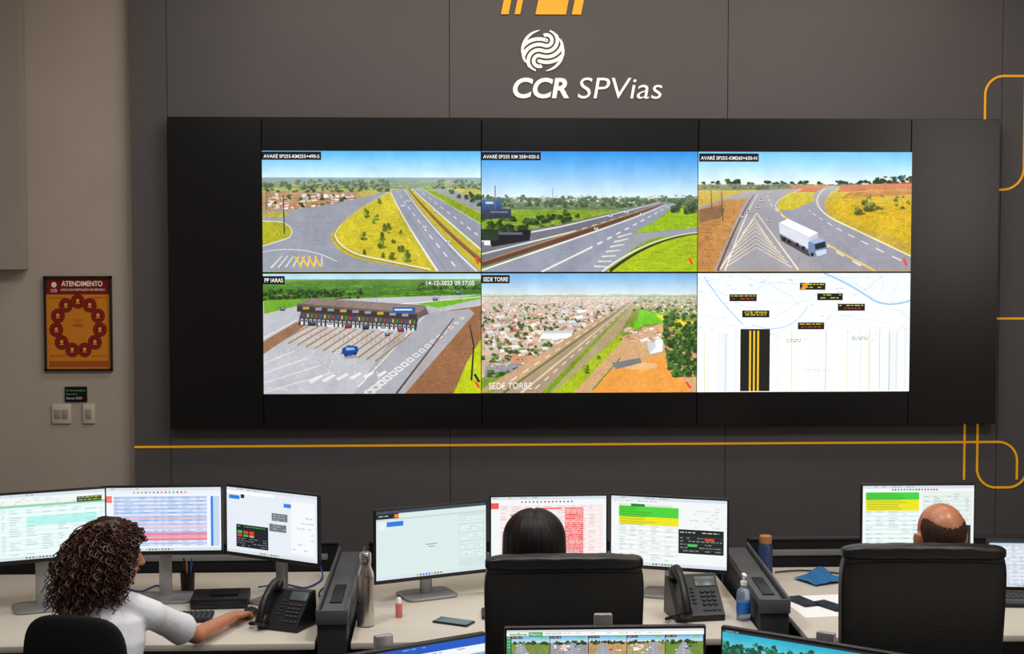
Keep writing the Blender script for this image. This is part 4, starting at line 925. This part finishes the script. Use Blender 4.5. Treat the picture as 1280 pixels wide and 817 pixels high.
def person(lab,pel,neckb,shL,shR,elL,wrL,elR,wrR,hc,hyaw,hpitch,hs,tyaw,skin,shirt,feety,sleeve=.8,fR=(0,1,-.1),fL=(0,1,-.1),build=1.0,knees=None,cuff=.06):
    o=Vector((pel[0],pel[1],0)); r=empty('person',o,0,lab,'person')
    rel=lambda p:tuple(Vector(p)-o)
    pel,neckb,shL,shR,elL,wrL,elR,wrR,hc=map(rel,(pel,neckb,shL,shR,elL,wrL,elR,wrR,hc)); k=build
    M=Hm(hc,hyaw,hpitch,hs)
    ch=lerp(pel,neckb,.68); wa=lerp(pel,neckb,.32)
    def torso(b,g):
        b.loft([(lerp(pel,neckb,-.12),.13*k+g,.09*k+g),(pel,.165*k+g,.115*k+g),(wa,.135*k+g,.1*k+g),(ch,.165*k+g,.115*k+g),(lerp(pel,neckb,.86),.15*k+g,.095*k+g),(lerp(pel,neckb,.97),.07*k+g,.065*k+g)],24,tyaw)
        for s in (shL,shR): limb(b,[lerp(neckb,s,.15),lerp(neckb,s,.6),s],[.05*k+g,.053*k+g,.05*k+g])
    def legs(b,g,foot=False):
        for i,s in enumerate((-1,1)):
            hp=(pel[0]+s*.09*math.cos(tyaw),pel[1]+s*.09*math.sin(tyaw),pel[2]); kn=rel(knees[i]); an=(kn[0],kn[1]+feety,.1)
            limb(b,[hp,lerp(hp,kn,.5),kn],[.088+g,.074+g,.056+g]); limb(b,[kn,lerp(kn,an,.35),an],[.055+g,.055+g,.038+g])
            if foot: limb(b,[(an[0],an[1]-.03,.055),(an[0],an[1]+.08,.045),(an[0],an[1]+.16,.035)],[.04,.036,.028])
    b=B(); torso(b,0); legs(b,0,True)
    for s,e,w in ((shL,elL,wrL),(shR,elR,wrR)):
        limb(b,[s,lerp(s,e,.4),e],[.047*k,.044*k,.037*k]); limb(b,[e,lerp(e,w,.35),w],[.037*k,.036*k,.025*k])
    hand(b,wrR,fR,(0,0,1),-1,.45); hand(b,wrL,fL,(0,0,1),1,.45)
    hb=M@Vector((0,-.03,-.06)); limb(b,[neckb,lerp(neckb,tuple(hb),.5),tuple(hb)],[.058,.052,.052]); head(b,M)
    b.obj('body',skin,r,remesh=.0055,sm=2)
    facebits(r,M)
    b=B(); torso(b,.012)
    for s,e in ((shL,elL),(shR,elR)): b.tube([s,lerp(s,e,.4),lerp(s,e,sleeve)],[.060*k,.062*k,cuff*k],18); b.sph(.061*k,s)
    b.obj('shirt',shirt,r,remesh=.007,sm=3)
    b=B(); b.loft([(lerp(pel,neckb,-.14),.14,.1),(pel,.18*k,.13*k),(lerp(pel,neckb,.15),.168*k,.125*k)],24,tyaw); legs(b,.012); b.obj('trousers',M_trou,r,remesh=.009,sm=4)
    for i in range(2):
        b=B(); kn=rel(knees[i]); ay=kn[1]+feety; limb(b,[(kn[0],ay-.04,.055),(kn[0],ay+.08,.05),(kn[0],ay+.17,.042)],[.048,.045,.038])
        b.obj('shoe',M_shoe,r,remesh=.009,sm=2)
    return r,M,o
rA,MA,oA=person('person with long curly brown hair in white t-shirt, hand on mouse',(-2.07,-2.68,.57),(-2.07,-2.54,1.01),(-2.21,-2.46,.945),(-1.9,-2.53,.945),(-2.25,-2.28,.78),(-2.13,-2.1,.79),(-1.78,-2.30,.80),(-1.675,-2.015,.80),
   (-2.045,-2.48,1.175),R(-66),R(-10),.95,R(-12),M_skin1,M_shirt,.02,.7,fR=(.24,1,-.12),fL=(.5,1,-.1),build=.9,knees=[(-2.16,-2.22,.56),(-1.95,-2.22,.56)],cuff=.072)
b=B(MA); b.sph((.090,.096,.097),(0,-.034,.047)); b.sph((.1,.075,.12),(0,-.085,-.055))
rr=random.Random(9)
for i in range(1350):
    th=rr.uniform(0,2*math.pi); zz=rr.uniform(-.8,1); q=math.sqrt(max(0,1-zz*zz)); d=Vector((q*math.cos(th),q*math.sin(th),zz))
    if d.y>.42 and d.z<.6: continue
    if d.y>.7: continue
    back=max(0,-d.y)
    p0=Vector((d.x*.084,d.y*.093-.02,d.z*.09+.035)); L=rr.uniform(.11,.24)+back*rr.uniform(.0,.1); out=rr.uniform(.02,.085)+back*rr.uniform(.0,.07)
    od=Vector((d.x,d.y-.2,0)); od=od.normalized() if od.length>.05 else Vector((rr.uniform(-1,1),-1,0)).normalized()
    N=30; P=[]; ph0=rr.uniform(0,6.28); tr=L/rr.uniform(.026,.04); hr=rr.uniform(.006,.012)
    wob=Vector((rr.uniform(-.025,.025),rr.uniform(-.025,.025),0))
    for k in range(N):
        t=k/(N-1); c=p0+d*.010+od*out*(1-math.exp(-3*t))+wob*t+Vector((0,0,-1))*L*t**1.3+Vector((0,0,.014*math.sin(math.pi*min(1,t*2)))); a=ph0+t*tr*2*math.pi
        if c.y>.062 and c.z<.06: c.y=.062
        P.append(c+Vector((hr*math.cos(a),hr*math.sin(a),.004*math.sin(a))))
    b.tube(P,[.0030*(1-.35*k/(N-1)) for k in range(N)],4)
b.obj('hair',M_hairc,rA,label='long curly brown hair')
rB,MB,oB=person('person with straight dark hair seated facing the monitors',(-.42,-2.6,.57),(-.435,-2.52,1.05),(-.57,-2.5,.99),(-.3,-2.5,.99),(-.575,-2.3,.79),(-.52,-2.1,.79),(-.22,-2.3,.79),(-.3,-2.1,.79),
   (-.443,-2.48,1.21),R(0),R(-4),.95,0,M_skin2,M_shirt2,.02,.5,knees=[(-.53,-2.15,.56),(-.31,-2.15,.56)],build=.93)
b=B(MB); prof=[]
for i in range(1,15):
    a=R(90)*i/14; prof.append((.128*math.sin(a)**.95,.006+.128*math.cos(a)))
prof+=[(.129,-.03),(.13,-.07),(.131,-.12),(.131,-.18),(.128,-.25),(.115,-.32),(.08,-.38)]
seg=200; rings=[]
for rx,z in prof:
    ring=[]
    for j in range(seg):
        q=2*math.pi*j/seg; am=min(1,rx/.06)
        w=1+am*(.006*math.sin(q*23+z*6)+.005*math.sin(q*41+1)+.004*math.sin(q*67+z*9))
        x=math.cos(q)*rx*w; y=math.sin(q)*rx*(1.0 if z>0 else 1-.25*min(1,-z/.2))*w-.015
        if z<.05 and y>0: y*=max(0,1-(.05-z)*10)
        ring.append(b.bm.verts.new(MB@Vector((x,y,z-.006*math.exp(-(x/.006)**2)*(z>.02)))))
    rings.append(ring)
for i in range(len(prof)-1):
    for j in range(seg): b.bm.faces.new((rings[i][j],rings[i][(j+1)%seg],rings[i+1][(j+1)%seg],rings[i+1][j]))
b.bm.faces.new(rings[0]); b.bm.faces.new(rings[-1][::-1])
ho=b.obj('hair',M_hairs,rB,label='long straight dark hair')
ho.data.polygons.foreach_set('use_smooth',[True]*len(ho.data.polygons))
rC,MC,oC=person('person with balding head in grey shirt seated facing the monitors',(1.04,-2.62,.58),(1.12,-2.53,1.05),(.93,-2.5,1.0),(1.3,-2.52,1.0),(.86,-2.3,.79),(.98,-2.1,.79),(1.32,-2.3,.79),(1.29,-2.08,.79),
   (1.152,-2.48,1.2),R(4),R(-4),1.17,0,M_skin3,M_shirt3,.02,.6,build=1.05,knees=[(.93,-2.12,.56),(1.17,-2.12,.56)])
b=B(MC); bm2=bmesh.new(); bmesh.ops.create_uvsphere(bm2,u_segments=140,v_segments=110,radius=1)
def sst(a,b_,x): t=max(0,min(1,(x-a)/(b_-a))); return t*t*(3-2*t)
bm2.verts.index_update(); nv=[]; rj=random.Random(4)
for v in bm2.verts:
    x,y,z=v.co; nz=.03*math.sin(x*19)*math.sin(z*17+y*13)+rj.uniform(-.05,.05)
    hairy=sst(.0,.5,-(y-.25)+nz)*sst(.46,-.10,z+nz-.42*abs(x)**2)*sst(-.95,-.7,z)
    if y>-.05 and z<-.1: hairy*=.2
    f=.955+.07*hairy+rj.uniform(-.006,.006)
    nv.append(b.bm.verts.new(MC@Vector((x*.076*f,y*.094*f-.012,z*.088*f+.034))))
for f in bm2.faces: b.bm.faces.new([nv[v.index] for v in f.verts])
bm2.free(); b.obj('hair',M_hairm,rC,label='short dark hair around a bald crown')
# ------------------------------------------------------------------ lights
def area(x,y,z,sx,sy,e,col=(1,.93,.84),rot=(0,0,0)):
    l=bpy.data.lights.new('area_lamp','AREA'); l.shape='RECTANGLE'; l.size=sx; l.size_y=sy; l.energy=e; l.color=col
    o=bpy.data.objects.new('area_lamp',l); scene.collection.objects.link(o); o.location=(x,y,z); o.rotation_euler=rot; return o
area(.1,-1.15,4.25,4.4,.35,60,(1,.86,.74))
for x in (-2.0,0,2.0): area(x,-3.4,4.25,.5,.9,42,(1,.98,.96))
area(0,-7.5,4.2,3,1.2,30,(.9,.94,1))
area(4.15,-6.1,2.9,1.9,1.8,56,(1,.92,.82),(0,R(90),0))  # side light at the right wall, added to give the video wall sheen
w=bpy.data.worlds.new('w'); scene.world=w; w.use_nodes=True; w.node_tree.nodes['Background'].inputs[0].default_value=(.5,.55,.6,1); w.node_tree.nodes['Background'].inputs[1].default_value=.2
# ------------------------------------------------------------------ camera
cd=bpy.data.cameras.new('camera'); cam=bpy.data.objects.new('camera',cd); scene.collection.objects.link(cam)
cd.sensor_width=36; cd.lens=36*1800/1280; cd.shift_y=-30/1280
cam.location=(-.75,-8.0,2.4); cam.rotation_euler=(R(90-2.8),0,R(-2.3)); scene.camera=cam
